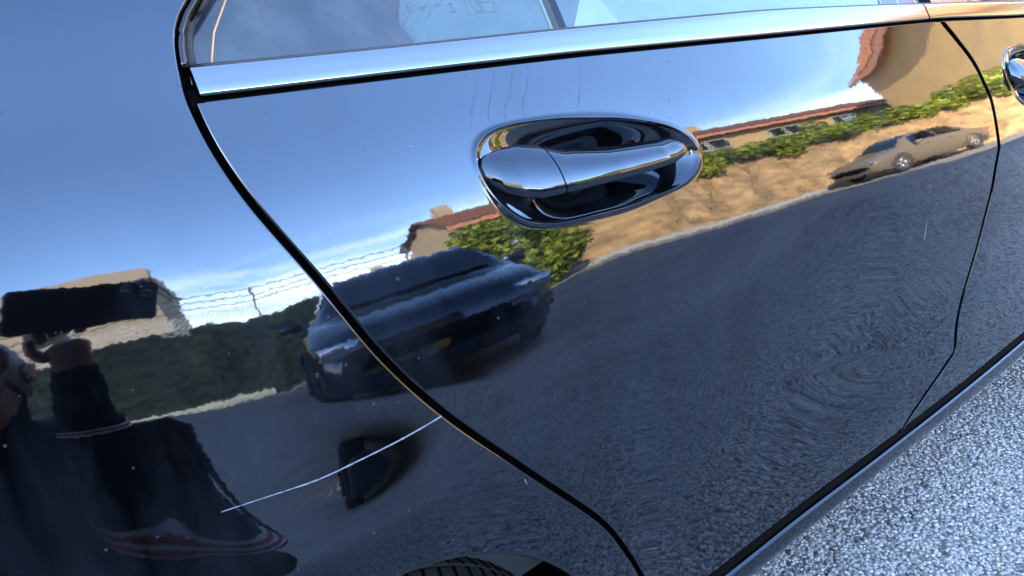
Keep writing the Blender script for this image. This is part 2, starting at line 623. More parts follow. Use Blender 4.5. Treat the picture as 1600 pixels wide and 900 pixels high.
def ybelt(x):
    return np.interp(x,_fx,_fy)
_T=np.tan(theta(_X[:,None],_Z[None,:]))
_i0=int(round((.99-.10)/.001))
_c=np.concatenate([np.zeros((len(_X),1)),np.cumsum((_T[:,1:]+_T[:,:-1])*.0005,1)],1)
_Y=ybelt(_X)[:,None]-(_c-_c[:,_i0:_i0+1])
_sl=lambda x:-0.028465-0.058815*x-0.032026*x*x
_CR=(_sl(_X)-_Y[:,int(round((.297-.10)/.001))])*sstep(-.25,-.45,_X)*sstep(-2.9,-2.3,_X)
_CR=np.convolve(np.pad(_CR,10,mode='edge'),np.hanning(21)/np.hanning(21).sum(),mode='valid')
_rz=lambda z:1-sstep(.297,.56,z)
def _drz(z):
    t=np.clip((z-.297)/(.56-.297),0,1);return -6*t*(1-t)/(.56-.297)
_Y=_Y+_CR[:,None]*_rz(_Z)[None,:]
_YX=np.gradient(_Y,.01,axis=0)
_kx=np.hanning(15);_kx/=_kx.sum()
def _bil(A,x,z):
    fx=np.clip((x-_X[0])/.01,0,len(_X)-1.001);fz=np.clip((z-_Z[0])/.001,0,len(_Z)-1.001)
    i=fx.astype(int);j=fz.astype(int);a=fx-i;b=fz-j
    return (A[i,j]*(1-a)+A[i+1,j]*a)*(1-b)+(A[i,j+1]*(1-a)+A[i+1,j+1]*a)*b
def Y(x,z):
    x,z=np.broadcast_arrays(np.asarray(x,float),np.asarray(z,float));return _bil(_Y,x,z)
def N(x,z):
    x,z=np.broadcast_arrays(np.asarray(x,float),np.asarray(z,float))
    n=np.stack([-_bil(_YX,x,z),np.ones_like(x),np.tan(theta(x,z))-np.interp(x,_X,_CR)*_drz(z)],-1)
    return n/np.linalg.norm(n,axis=-1,keepdims=True)

def YG(x,z):
    """outer face of the side glass"""
    h=z-.985
    return Y(x,np.full_like(np.asarray(x,float),.985))-.012-.47*h-.3*h*h



# ------------------------------------------------------------------ the dark blue car
def curve_fn(pts):
    """x as a function of z along a drawn panel gap"""
    c = smooth_curve(pts, 240)
    o = np.argsort(c[:, 1])
    return c[o, 0], c[o, 1]


REAR_GAP = [(-0.3764, 0.2000), (-0.3704, 0.2600), (-0.3614, 0.3100), (-0.3494, 0.3500), (-0.3369, 0.3780), (-0.3173, 0.4222), (-0.2759, 0.4992), (-0.1964, 0.6016), (-0.1262, 0.6928), (-0.0843, 0.7617), (-0.0519, 0.8368), (-0.0229, 0.9016), (-0.0095, 0.9448), (-0.0043, 0.9830), (-0.0066, 1.0102), (-0.0114, 1.0302), (-0.0204, 1.0453), (-0.0265, 1.0516), (-0.0695, 1.1000), (-0.1315, 1.1550), (-0.2415, 1.2350), (-0.3815, 1.3100), (-0.5715, 1.3750), (-0.7915, 1.4050)]
MID_GAP = [(-0.8945, 0.2000), (-0.9445, 0.2962), (-0.9961, 0.3329), (-1.0720, 0.3700), (-1.1002, 0.3901), (-1.0908, 0.4492), (-1.0934, 0.4963), (-1.1072, 0.5499), (-1.1197, 0.6079), (-1.1323, 0.6640), (-1.1322, 0.7059), (-1.1322, 0.7494), (-1.1301, 0.8057), (-1.1192, 0.8365), (-1.1006, 0.8725), (-1.0638, 0.9116), (-1.0347, 0.9402), (-1.0147, 0.9750), (-0.9947, 1.0100)]
FRONT_GAP = [(-2.20, .20), (-2.20, .4), (-2.17, .6), (-2.14, .8), (-2.12, .95), (-2.11, 1.0)]


def offset_curve(pts, d):
    c = smooth_curve(pts, 240)
    t = np.gradient(c, axis=0)
    n = np.stack([t[:, 1], -t[:, 0]], 1)
    n /= np.linalg.norm(n, axis=1)[:, None]
    c = c + n * d                      # + : towards the rear (larger x)
    o = np.argsort(c[:, 1])
    xs, zs = c[o, 0], c[o, 1]
    return lambda z: np.interp(z, zs, xs)


EDGE_R = .0022
GAPW = .0027
rear_f = offset_curve(REAR_GAP, -(GAPW + EDGE_R))      # rear edge of the rear door
quart_f = offset_curve(REAR_GAP, (GAPW + EDGE_R))      # front edge of the quarter panel
midr_f = offset_curve(MID_GAP, (.0034 + EDGE_R))       # front edge of the rear door
midf_f = offset_curve(MID_GAP, -(.0034 + EDGE_R))      # rear edge of the front door
fr_f = offset_curve(FRONT_GAP, (.0034 + EDGE_R))
ff_f = offset_curve(FRONT_GAP, -(.0034 + EDGE_R))

TB_X = [-2.4000, -1.6000, -1.3099, -1.0214, -0.6355, -0.3555, -0.1848, -0.0069, 0.1000]
TB_Z = [0.8656, 0.9056, 0.9201, 0.9421, 0.9605, 0.9746, 0.9803, 0.9858, 0.9898]
TT_X = [-2.4000, -1.6000, -1.3296, -0.8913, -0.6511, -0.4949, -0.3434, -0.1877, -0.0110, 0.1000]
TT_Z = [0.8871, 0.9271, 0.9406, 0.9724, 0.9876, 0.9929, 0.9980, 1.0015, 1.0074, 1.0114]


def soft(xs, ys):
    g = np.linspace(xs[0], xs[-1], 500)
    y = np.interp(g, xs, ys)
    k = np.hanning(41)
    k /= k.sum()
    y = np.convolve(np.pad(y, 20, mode='reflect', reflect_type='odd'), k, mode='valid')
    return lambda x: np.interp(x, g, y)


trim_bot = soft(TB_X, TB_Z)
door_top = lambda x: trim_bot(x) - .0022
trim_top = soft(TT_X, TT_Z)
sill_top = soft([-2.4, -1.4, -.95, -.66, -.46, -.3, .3], [.294, .2945, .2970, .2980, .2870, .283, .283])
sill_low = soft([-2.4, -1.4, -1.0, -.75, -.57, -.4, .3], [.224, .2260, .2345, .2320, .2243, .217, .21])
sill_y = lambda x: -0.028465 - 0.058815 * x - 0.032026 * x * x


def P3(x, z, off=0.0):
    x = np.asarray(x, float)
    z = np.asarray(z, float)
    x, z = np.broadcast_arrays(x, z)
    p = np.stack([x, Y(x, z), z], -1)
    if np.any(off):
        p = p + N(x, z) * np.asarray(off)[..., None]
    return p


def patch(mb, xl, xr, zlo, zhi, nu, nv, su=None, sv=None):
    u = np.linspace(0, 1, nu) if su is None else su
    v = np.linspace(0, 1, nv) if sv is None else sv
    U, V = np.meshgrid(u, v)
    x = xl(np.full_like(U, .6)) * (1 - U) + xr(np.full_like(U, .6)) * U
    for _ in range(14):
        z = zlo(x) * (1 - V) + zhi(x) * V
        x = xl(z) * (1 - U) + xr(z) * U
    z = zlo(x) * (1 - V) + zhi(x) * V
    mb.grid(P3(x, z), N(x, z))


def flange(mb, x, z, out_x, out_z, r=EDGE_R, depth=.02, flip=False):
    """rounded edge that turns inwards along a boundary polyline"""
    x = np.asarray(x, float)
    z = np.asarray(z, float)
    n = N(x, z)
    o = np.stack([out_x, np.zeros_like(out_x), out_z], -1)
    o[:, 1] = -(n[:, 0] * o[:, 0] + n[:, 2] * o[:, 2]) / n[:, 1]
    o /= np.linalg.norm(o, axis=1)[:, None]
    p = P3(x, z)
    rows, nr = [], []
    for a in (0, 22, 45, 68, 90):
        a = math.radians(a)
        rows.append(p + o * r * math.sin(a) + n * (r * math.cos(a) - r))
        nr.append(n * math.cos(a) + o * math.sin(a))
    rows.append(p + o * r - n * depth)
    nr.append(o)
    mb.grid(rows, nr, flip=flip)


def edge_x(mb, f, z0, z1, sign, n=140, depth=.02, r=EDGE_R):
    """flange along x = f(z); sign +1 when outside is towards larger x"""
    z = np.linspace(z0, z1, n)
    x = f(z)
    tx = np.gradient(x, z)
    ox, oz = np.ones_like(z), -tx
    L = np.hypot(ox, oz)
    flange(mb, x, z, sign * ox / L, sign * oz / L, flip=sign < 0, depth=depth, r=r)


def edge_z(mb, f, x0, x1, sign, n=140, depth=.02):
    x = np.linspace(x0, x1, n)
    z = f(x)
    tz = np.gradient(z, x)
    ox, oz = -tz, np.ones_like(x)
    L = np.hypot(ox, oz)
    flange(mb, x, z, sign * ox / L, sign * oz / L, flip=(sign > 0), depth=depth)


const = lambda c: (lambda q: np.full_like(np.asarray(q, float), c))

DISH = np.array([(-0.2175, 0.9089), (-0.2299, 0.9175), (-0.2502, 0.9217), (-0.2795, 0.9222), (-0.3129, 0.9193), (-0.3494, 0.9141), (-0.3915, 0.9060), (-0.4241, 0.8975), (-0.4519, 0.8855), (-0.4703, 0.8721), (-0.4798, 0.8573), (-0.4782, 0.8482), (-0.4669, 0.8373), (-0.4437, 0.8292), (-0.4123, 0.8250), (-0.3640, 0.8233), (-0.3190, 0.8244), (-0.2875, 0.8269), (-0.2621, 0.8315), (-0.2446, 0.8390), (-0.2297, 0.8531), (-0.2211, 0.8724), (-0.2164, 0.8906), (-0.2149, 0.9017)])
DISH_C = np.array([-0.3474, 0.8728])


def dish_outline(n=160):
    """the hand-drawn outline, smoothed as a Fourier series of radius"""
    d = DISH - DISH_C
    c = np.concatenate([d, d[:1]])
    c = smooth_curve([tuple(q) for q in c], 600)
    zc = (c[:, 0] + 1j * c[:, 1])[:-1]
    s = np.concatenate([[0], np.cumsum(np.abs(np.diff(np.append(zc, zc[0]))))])
    t = np.linspace(0, s[-1], 512, endpoint=False)
    w = np.append(zc, zc[0])
    zr = np.interp(t, s, w.real) + 1j * np.interp(t, s, w.imag)
    F = np.fft.fft(zr) / 512
    k = np.fft.fftfreq(512, 1 / 512)
    F[np.abs(k) > 7] = 0
    th = np.arange(n) / n
    q = sum(F[i] * np.exp(2j * np.pi * k[i] * th) for i in range(512) if abs(k[i]) <= 7)
    return np.stack([q.real, q.imag], 1)


def door(root, name, fl, fr, x_rear, x_front, dx, dz, label=None):
    """fl / fr: rear and front edges as functions of z; (dx, dz) shift of the grip from the rear door's"""
    c = DISH_C + (dx, dz)
    rim = dish_outline(192) + c
    xa, xb = rim[:, 0].max() + .03, rim[:, 0].min() - .03
    za, zb = rim[:, 1].min() - .022, rim[:, 1].max() + .012
    mb = MB()
    zlo = lambda x: sill_top(x) + EDGE_R + .002
    zhi = lambda x: door_top(x) - EDGE_R
    patch(mb, fl, fr, const(zb), zhi, 150, 40)
    patch(mb, fl, const(xa), const(za), const(zb), 60, 50)
    patch(mb, const(xb), fr, const(za), const(zb), 120, 50)
    patch(mb, fl, fr, zlo, const(za), 170, 200)
    # around and into the grip dish
    n = len(rim)
    d = rim - c
    h = np.array([(xa - c[0]) if q[0] > 0 else (c[0] - xb) for q in d])
    vv = np.array([(zb - c[1]) if q[1] > 0 else (c[1] - za) for q in d])
    s = 1 / np.maximum(np.abs(d[:, 0]) / h, np.abs(d[:, 1]) / vv)
    box = c + d * s[:, None]
    # keep the corners of the rectangle exactly
    for cx in (xa, xb):
        for cz in (za, zb):
            k = np.argmin(np.hypot(box[:, 0] - cx, box[:, 1] - cz))
            box[k] = (cx, cz)
    rows, offs = [], []
    for t in np.linspace(1, 0, 26) ** 1.6:
        rows.append(rim + (box - rim) * t)
        dist = np.linalg.norm((box - rim) * t, axis=1)
        offs.append(.0013 * np.exp(-(dist / .0035) ** 2))
    D = .078
    for q in np.linspace(0, 1, 60)[1:] ** 1.35:
        rho = 1 - q
        rows.append(c + (rim - c) * rho)
        sD = D * q ** (1.18 + .85 * np.clip(np.cos(np.arctan2(d[:, 1] / .048, d[:, 0] / .13) - .35), 0, 1) ** 1.5)
        offs.append(.0013 * (1 - min(q / .03, 1)) - sD)
    R = np.array(rows)
    O = np.array(offs)
    P = P3(R[..., 0], R[..., 1], O)
    du = np.roll(P, -1, 1) - np.roll(P, 1, 1)
    dv = np.gradient(P, axis=0)
    nn = np.cross(du, dv)
    L = np.linalg.norm(nn, axis=-1, keepdims=True)
    nn = nn / np.maximum(L, 1e-12)
    if nn[10, 0, 1] < 0:
        nn = -nn
    NA = N(R[..., 0], R[..., 1])
    w = np.clip((26 - np.arange(len(rows))) / 14 - .55, 0, 1)[:, None, None]
    w[:1] = 1
    nn = nn * (1 - w) + NA * w
    nn[-1] = NA[-1]
    nn /= np.linalg.norm(nn, axis=-1, keepdims=True)
    ring_turn = np.cross(P[0, 1] - P[0, 0], P[1, 0] - P[0, 0])[1]
    mb.grid(P, nn, wrap=True, flip=ring_turn < 0)
    edge_x(mb, fl, .27, float(zhi(x_rear)), 1, r=EDGE_R if fl is rear_f else .0007)
    edge_x(mb, fr, .27, float(zhi(x_front)), -1)
    edge_z(mb, zhi, float(fr(.95)), float(fl(.95)), 1)
    edge_z(mb, zlo, float(fr(.31)), float(fl(.31)), -1)
    o = mb.build(name, M['paint'], root, normals=True)
    if label:
        o['label'] = label
    door_handle(o, dx, dz)
    return o


AX_L = np.array([-0.2164, 0.8896])
AX_R = np.array([-0.4600, 0.8631])


def door_handle(parent, dx, dz):
    """pull bar across the dish, with the lock cover split off at its rear end"""
    ax = AX_R - AX_L
    Lx = np.linalg.norm(ax)
    e = ax / Lx
    vdir = np.array([-e[1], e[0]])
    if vdir[1] < 0:
        vdir = -vdir
    A = lambda u: np.interp(u, [0, .012, .04, .09, .16, .25, .35, .55, .8, .9, .96, 1], [.0035, .0085, .0125, .0155, .0174, .0156, .0108, .0088, .0100, .0112, .0080, .0005])
    B = lambda u: np.interp(u, [0, .012, .04, .09, .16, .28, .5, .7, .85, .95, 1], [-.0085, -.0145, -.0205, -.0255, -.0282, -.0268, -.0222, -.0176, -.0130, -.0060, -.0005])
    W = lambda u: np.interp(u, [0, .04, .1, .3, .55, .8, .93, 1], [.005, .012, .017, .0225, .0245, .022, .016, .006])

    A0, B0 = A, B
    A = lambda u: A0(u) * 1.08
    B = lambda u: B0(u) * 1.10

    def seg(u0, u1, n, back, cap_l, cap_r):
        us = np.linspace(0, 1, n)
        if cap_l: us = us ** 1.5
        if cap_r: us = 1 - (1 - us) ** 1.5
        us = u0 + (u1 - u0) * us
        rows = []
        for u in us:
            a, b, w = float(A(u)), float(B(u)), float(W(u))
            bk = back(u)
            sec = [(a - .006, bk), (a - .0015, max(bk, .0) * .5 + .001), (a, .0035)]
            for s in np.linspace(.06, .93, 16):
                v = a + (b + min(.0055, (a - b) * .2) - a) * s
                sec.append((v, .0045 + (w - .0045) * (1 - (1 - s) ** 2.5)))
            cv = b + min(.0055, (a - b) * .2)
            sec += [(cv - .0002, w), (cv - .0011, w - .0004), (b + .0006, w - .0030), (b, w - .0042), (b + .0022, w * .45), (b + .0045, bk * .5 + .001), (b + .006, bk)]
            row = []
            for v, ww in sec:
                q = AX_L + e * (u * Lx + (a - v) * .22) + vdir * v
                row.append((q[0] + dx, q[1] + dz, ww))
            rows.append(row)
        R = np.array(rows)
        return P3(R[..., 0], R[..., 1], R[..., 2])

    cap = seg(0, .262, 30, lambda u: -.026, True, False)
    grip = seg(.268, 1.0, 60, lambda u: -.024 * float(sstep(.90, .97, u)) + .001, False, True)

    def emit(name, P, mat):
        mb = MB()
        mb.grid(P, wrap=True, flip=True)
        for row, fl in ((P[0], False), (P[-1], True)):
            b = len(mb.v)
            mb.v += [tuple(q) for q in row]
            mb.nr += [None] * len(row)
            mb.f.append(tuple(range(b, b + len(row)))[::-1] if fl else tuple(range(b, b + len(row))))
        o = mb.build(name, mat, parent)
        o.data.set_sharp_from_angle(angle=math.radians(38))
        return o
    emit('door_handle', grip, M['paint'])
    emit('lock_cover', cap, M['paint'])


car = tag(empty('parked_car', (-0.9, -0.9, 0)), 'glossy dark blue car filling the frame, with bright belt moulding and dish handles', 'car')
inv_car = Vector((0.9, 0.9, 0))


def own(o, parent=None):
    """parts are drawn in world coordinates: shift them to the car's base"""
    return o


def build_car():
    root = car
    before = set(bpy.data.objects)
    # -------- doors
    rd = door(root, 'rear_door', rear_f, midr_f, -.006, -1.0, 0, 0)
    fd = door(root, 'front_door', midf_f, fr_f, -1.02, -2.1, -0.9849, -0.0459)
    # -------- rear quarter panel with its arch
    AC, AR = (0.0, .300), .280
    mb = MB()
    ztq = soft([-1.2, -.8, -.58, -.39, -.2, 0, .25, .5, .7, 1.05, 1.2], [1.41, 1.41, 1.405, 1.38, 1.345, 1.29, 1.19, 1.08, 1.03, .99, .97])
    rear_end = lambda z: np.interp(z, [.2, .4, .7, .95, 1.05, 1.44], [1.02, 1.06, 1.06, 1.0, .9, .4])
    # above the arch: three bands
    patch(mb, const(.60), quart_f, const(.60), const(1.03), 120, 150)
    patch(mb, lambda z: np.interp(z, [1.03, 1.44], [.60, -.80]), quart_f, const(1.03), const(1.405), 60, 70)
    patch(mb, const(1.02), const(.60), const(.28), lambda x: np.full_like(x, 1.03), 30, 90)
    arch_x = lambda z: np.sqrt(np.maximum(AR ** 2 - (z - AC[1]) ** 2, 0))
    zs = AC[1] + math.sqrt(AR ** 2 - .15 ** 2)
    arch_z = lambda x: AC[1] + np.sqrt(np.maximum(AR ** 2 - x ** 2, 0))
    patch(mb, const(.60), lambda z: np.where(z < zs, arch_x(z), .15), const(.28), const(.60), 40, 90)
    patch(mb, const(.15), const(-.15), arch_z, const(.60), 60, 14)
    patch(mb, lambda z: np.where(z < zs, -arch_x(z), -.15), quart_f, const(.27), const(.60), 30, 140)
    edge_x(mb, quart_f, .27, 1.40, -1, 260)
    t = np.linspace(math.radians(-4), math.radians(184), 160)
    flange(mb, AC[0] + AR * np.cos(t), AC[1] + AR * np.sin(t), -np.cos(t), -np.sin(t), r=.005, depth=.035, flip=True)
    q = mb.build('rear_quarter_panel', M['paint'], root, normals=True)
    # scratches
    def scratch(pts, w, parent, name='scratch', k=60):
        c = smooth_curve(pts, k)
        tt = np.gradient(c, axis=0)
        nn = np.stack([-tt[:, 1], tt[:, 0]], 1)
        nn /= np.linalg.norm(nn, axis=1)[:, None]
        ww = w * (.35 + .65 * np.sin(np.linspace(.08, 1, k) * math.pi * .62)[:, None]) * rng.uniform(.75, 1.15, (k, 1))
        a = c - nn * ww
        b = c + nn * ww
        R = np.stack([a, b])
        s = MB().grid(P3(R[..., 0], R[..., 1], np.full(R.shape[:2], .00025)), N(R[..., 0], R[..., 1]), flip=True)
        return s.build(name, M['scratch'], parent, normals=True)
    s1 = scratch([(0.0672, 0.6911), (0.0275, 0.6886), (-0.0074, 0.6866), (-0.0405, 0.6878), (-0.0758, 0.6898), (-0.1008, 0.6924), (-0.1204, 0.6952)], .00075, q)
    s1['label'] = 'long pale curved scratch across the rear quarter'
    scratch([(-0.9317, 0.6670), (-0.9301, 0.6527), (-0.9302, 0.6377)], .0010, rd, k=14)
    for (x, z, L, a, w) in [(-.1890, .596, .007, 1.4, .0005), (-.62, .50, .003, 1.5, .0003), (-.355, .41, .016, .6, .0002),
                            (-.160, .922, .004, .1, .0003), (-.170, .905, .004, .1, .0003), (-.33, .95, .006, -.4, .00025), (.10, .645, .03, .25, .00014), (.14, .655, .05, .3, .00014)]:
        scratch([(x - L * math.cos(a) / 2, z - L * math.sin(a) / 2), (x, z + L * .04), (x + L * math.cos(a) / 2, z + L * math.sin(a) / 2)], w, rd if x < -.15 else q, k=10)
    for pts in ([(-0.2476, 0.9724), (-0.2303, 0.9462), (-0.2207, 0.9266)],
                [(-0.2636, 0.9714), (-0.2453, 0.9416), (-0.2403, 0.9288)],
                [(-0.2835, 0.9722), (-0.2695, 0.9470), (-0.2596, 0.9359), (-0.2579, 0.9281)],
                [(-0.2999, 0.9717), (-0.2925, 0.9546), (-0.2810, 0.9382), (-0.2773, 0.9271)],
                [(-0.3623, 0.9697), (-0.3461, 0.9352), (-0.3394, 0.9247)]):
        s = scratch(pts, .0011, rd, 'water_streak', 40)
        s.data.materials[0] = M['drip']
    # -------- front wing
    mb = MB()
    FX = -2.66
    arf = lambda z: FX + np.sqrt(np.maximum(AR ** 2 - (z - AC[1]) ** 2, 0))
    arr = lambda z: FX - np.sqrt(np.maximum(AR ** 2 - (z - AC[1]) ** 2, 0))
    patch(mb, ff_f, const(-3.15), const(.60), lambda x: np.interp(x, [-3.2, -2.6, -2.1], [.72, .82, .875]), 70, 40)
    patch(mb, ff_f, lambda z: np.where(z < zs, arf(z), FX + .15), const(.27), const(.60), 20, 50)
    patch(mb, const(FX + .15), const(FX - .15), lambda x: arch_z(x - FX), const(.60), 30, 10)
    patch(mb, lambda z: np.where(z < zs, arr(z), FX - .15), const(-3.15), const(.27), const(.60), 20, 50)
    flange(mb, FX + AR * np.cos(t), AC[1] + AR * np.sin(t), -np.cos(t), -np.sin(t), r=.005, depth=.035, flip=True)
    edge_x(mb, ff_f, .27, .87, 1)
    mb.build('front_wing', M['paint'], root, normals=True)
    # -------- black seals seen in the gaps
    for fpts, z0, z1 in ((REAR_GAP, .22, 1.0), (REAR_GAP, 1.0, 1.40), (MID_GAP, .25, .99), (FRONT_GAP, .25, .95)):
        cx, cz = curve_fn(fpts)
        zz = np.linspace(z0, z1, 120)
        xx = np.interp(zz, cz, cx)
        mb = MB()
        R = np.stack([np.stack([xx + s * (.016 if z0 < .9 else .0055), zz], -1) for s in (1, .5, 0, -.5, -1)], 1)
        mb.grid(P3(R[..., 0], R[..., 1], np.full(R.shape[:2], -.0165 if fpts is REAR_GAP else -.0075)), N(R[..., 0], R[..., 1]))
        mb.build('door_seal', M['dark'], root, normals=True)
    # -------- sill
    mb = MB()
    xs = np.linspace(-.30, -2.36, 160)
    zt, zb = sill_top(xs) - .004, sill_low(xs)
    yt = sill_y(xs)
    prof = [(-.0115, -.022), (-.0118, -.004), (-.0124, .0015), (-.0140, .0044), (-.20, .0060), (-.45, .0058), (-.70, .0030), (-.86, -.004), (-.95, -.012), (-1.0, -.022), (-1.02, -.05), (-1.0, -.16)]
    rows = []
    for k, (dz, dy) in enumerate(prof):
        zz = zt + (dz if k < 4 else 0) + (dz * (zt - zb) if k >= 4 else 0)
        rows.append(np.stack([xs, yt + dy, zz], -1))
    P = np.array(rows)
    # smooth profile
    prof_s = []
    for j in range(P.shape[1]):
        prof_s.append(smooth_curve([tuple(q) for q in P[:, j]], 44))
    P = np.array(prof_s).transpose(1, 0, 2)
    mb.grid(P, flip=True)
    mb.build('sill', M['paint'], root)
    # black strip painting the shadowed gap between sill and doors
    mb = MB()
    sv = [(.022, -.016), (.004, -.015), (.0015, -.002), (-.004, .0010), (-.0095, .0018), (-.0125, .0002), (-.014, -.012)]
    mb.grid([[(x, sill_y(x) + dy, sill_top(x) + dz) for x in xs] for dz, dy in sv], flip=True)
    mb.build('sill_gap_shade', M['dark'], root)
    # -------- bright belt moulding
    def moulding(x0, x1, name='belt_moulding'):
        xs = np.linspace(x0, x1, 120)
        zb, zt = trim_bot(xs), trim_top(xs)
        yb, yt = Y(xs, zb), Y(xs, zt)
        pr = [(.0002, -.010, 0), (0, .0000, 0), (.0001, .0020, 0), (.0005, .0036, 0), (.0012, .0046, 0), (.0022, .0050, 0), (.0036, .0048, 0)]
        rows = [np.stack([xs, yb + w, zb + dz], -1) for dz, w, _ in pr]
        for s in (.3, .55, .8):
            rows.append(np.stack([xs, (yb + .0048) * (1 - s) + (yt + .0022) * s, zb + .0036 + (zt - zb - .004) * s], -1))
        for dz, w in ((-.0010, .0019), (-.0002, .0010), (0, -.0005), (.0001, -.008)):
            rows.append(np.stack([xs, yt + w, zt + dz], -1))
        P = np.array(rows)
        mb = MB()
        mb.grid(P, flip=False)
        for jj, fl in ((0, True), (P.shape[1] - 1, False)):
            b = len(mb.v)
            mb.v += [tuple(q) for q in P[:, jj]]
            mb.nr += [None] * P.shape[0]
            mb.f.append(tuple(range(b, b + P.shape[0])) if not fl else tuple(range(b, b + P.shape[0]))[::-1])
        o = mb.build(name, M['chrome'], root)
        o.data.set_sharp_from_angle(angle=math.radians(42))
    moulding(-.0105, -.9905)
    moulding(-.9945, -2.08)
    # black strip painting the shadow gap below the moulding
    mb = MB()
    xs = np.linspace(-.004, -2.09, 160)
    R = np.array([[(x, trim_bot(x) + .008 - k * .0055) for x in xs] for k in range(4)])
    mb.grid(P3(R[..., 0], R[..., 1], np.full(R.shape[:2], -.008)), flip=True)
    mb.build('belt_gap_shade', M['dark'], root)
    # -------- glazing
    def top_line(x):
        return np.interp(x, [-2.1, -1.9, -1.5, -.9, -.5, 0], [.93, 1.10, 1.33, 1.37, 1.37, 1.37])
    cp = offset_curve(REAR_GAP, -.0120)
    def PG(x, z, off=0.0):
        x = np.asarray(x, float); z = np.asarray(z, float)
        return np.stack([x, YG(x, z) + off, z], -1)
    def pane(name, xl, xr, mat, nu=40, nv=30, off=0.0, zlo=None, zhi=None, parent=root, su=None):
        U, V = np.meshgrid(np.linspace(0, 1, nu), np.linspace(0, 1, nv))
        zlo = zlo or (lambda x: trim_top(x) - .004)
        zhi = zhi or top_line
        x = xl(np.full_like(U, 1.0)) * (1 - U) + xr(np.full_like(U, 1.0)) * U
        for _ in range(14):
            z = zlo(x) * (1 - V) + zhi(x) * V
            x = xl(z) * (1 - U) + xr(z) * U
        return MB().grid(PG(x, z, off)).build(name, mat, parent)
    z139 = lambda x: np.full_like(x, 1.35)
    quarter = pane('quarter_window', cp, const(-.3475), M['glass'], 60, 60, zhi=z139)
    dwin = pane('rear_door_window', const(-.3665), const(-.905), M['glass'], 50, 30)
    fwin = pane('front_door_window', const(-.985), lambda z: np.interp(z, [.9, .95, 1.12, 1.33, 1.37], [-2.02, -1.98, -1.80, -1.45, -1.40]), M['glass'], 50, 30)
    # divider and centre pillar covers
    pane('window_divider', const(-.3485), const(-.3560), M['rubber'], 4, 30, .003)
    pane('window_divider', const(-.3560), const(-.3655), M['gloss_black'], 4, 30, .002)
    pane('centre_pillar_cover', const(-.903), const(-.943), M['gloss_black'], 6, 30, .002)
    pane('centre_pillar_cover', const(-.946), const(-.986), M['gloss_black'], 6, 30, .002)
    # rubber surround along the rear pillar
    c1 = offset_curve(REAR_GAP, -.0015)
    zz = np.linspace(1.007, 1.39, 90)
    xs_ = c1(zz)
    mb = MB()
    mb.tube([tuple(p) for p in np.stack([xs_, Y(xs_, zz) - .002, zz], -1)], .0028, 8)
    mb.build('pillar_seal', M['gloss_black'], root)
    c2 = offset_curve(REAR_GAP, -.0078)
    xs_ = c2(zz)
    yy = YG(xs_, zz) + .0025
    mb = MB()
    mb.tube([tuple(p) for p in np.stack([xs_, yy, zz], -1)], .0042, 10)
    mb.build('window_seal', M['grey_rubber'], root)
    # thin wiper rubber along the bottom of the glass
    mb = MB()
    xs_ = np.linspace(-.016, -2.0, 120)
    mb.tube([tuple(p) for p in np.stack([xs_, YG(xs_, trim_top(xs_)) + .003, trim_top(xs_) + .0005], -1)], .0019, 6)
    mb.build('window_wiper_seal', M['rubber'], root)
    # prints behind the glass (children of the pane)
    frit_edge = lambda z: np.interp(z, [0.9900, 1.0005, 1.0193, 1.0424, 1.1200, 1.2000, 1.3500], [-0.2081, -0.2041, -0.1967, -0.1885, -0.1785, -0.2485, -0.4685])
    arc_edge = lambda z: np.interp(z, [0.9900, 1.0060, 1.0317, 1.0520, 1.1200, 1.2000, 1.3500], [-0.0910, -0.0870, -0.0805, -0.0813, -0.1213, -0.2113, -0.4413])
    brown = lambda z: np.interp(z, [0.9900, 1.0085, 1.0311, 1.0542, 1.1200, 1.2000, 1.3500], [-0.0338, -0.0298, -0.0401, -0.0576, -0.1176, -0.1976, -0.4276])
    pane('frit_print', lambda z: arc_edge(z) + .001, frit_edge, M['frit'], 8, 60, -.004, zhi=z139, parent=quarter)
    pane('frit_print', brown, arc_edge, M['frit_grey'], 8, 60, -.0045, zhi=z139, parent=quarter)
    pane('frit_print', lambda z: cp(z) + .004, lambda z: brown(z) - .001, M['frit'], 6, 60, -.005, zhi=z139, parent=quarter)
    zz = np.linspace(1.008, 1.34, 60)
    mb = MB()
    mb.tube([tuple(p) for p in np.stack([brown(zz), YG(brown(zz), zz) + .0004, zz], -1)], .0010, 6)
    mb.build('sealing_bead', M['brown_line'], quarter)
    # dotted fringe of the print
    mb = MB()
    zz = np.arange(1.000, 1.20, .00155)
    for i, z in enumerate(zz):
        for j in range(4):
            x = frit_edge(np.array(z)) - .0008 - j * .00155 + (0 if i % 2 else .00078)
            rr = .00062 - .00011 * j
            y = float(YG(x, z)) - .003
            b = len(mb.v)
            for k in range(6):
                a = k * math.pi / 3
                mb.v.append((x + rr * math.cos(a), y - .47 * rr * math.sin(a), z + rr * math.sin(a)))
                mb.nr.append(None)
            mb.f.append(tuple(range(b, b + 6))[::-1])
    mb.build('dotted_fringe', M['print'], quarter, smooth=False)['kind'] = 'stuff'
    # approval mark, certificate number and pictogram
    def flat_text(body, x, z, size, name='glass_marking'):
        cu = bpy.data.curves.new('glass_marking', 'FONT')
        cu.body = body
        cu.size = size
        cu.align_x = 'CENTER'
        cu.align_y = 'CENTER'
        tmp = bpy.data.objects.new('tmp', cu)
        COL.objects.link(tmp)
        bpy.context.view_layer.update()
        me = bpy.data.meshes.new_from_object(tmp.evaluated_get(bpy.context.evaluated_depsgraph_get()))
        bpy.data.objects.remove(tmp)
        v = np.array([q.co[:] for q in me.vertices])
        X, Z = x - v[:, 0], z + v[:, 1] + v[:, 0] * .02
        P = PG(X, Z, -.0028)
        me.vertices.foreach_set('co', P.ravel())
        me.materials.clear()
        me.materials.append(M['print'])
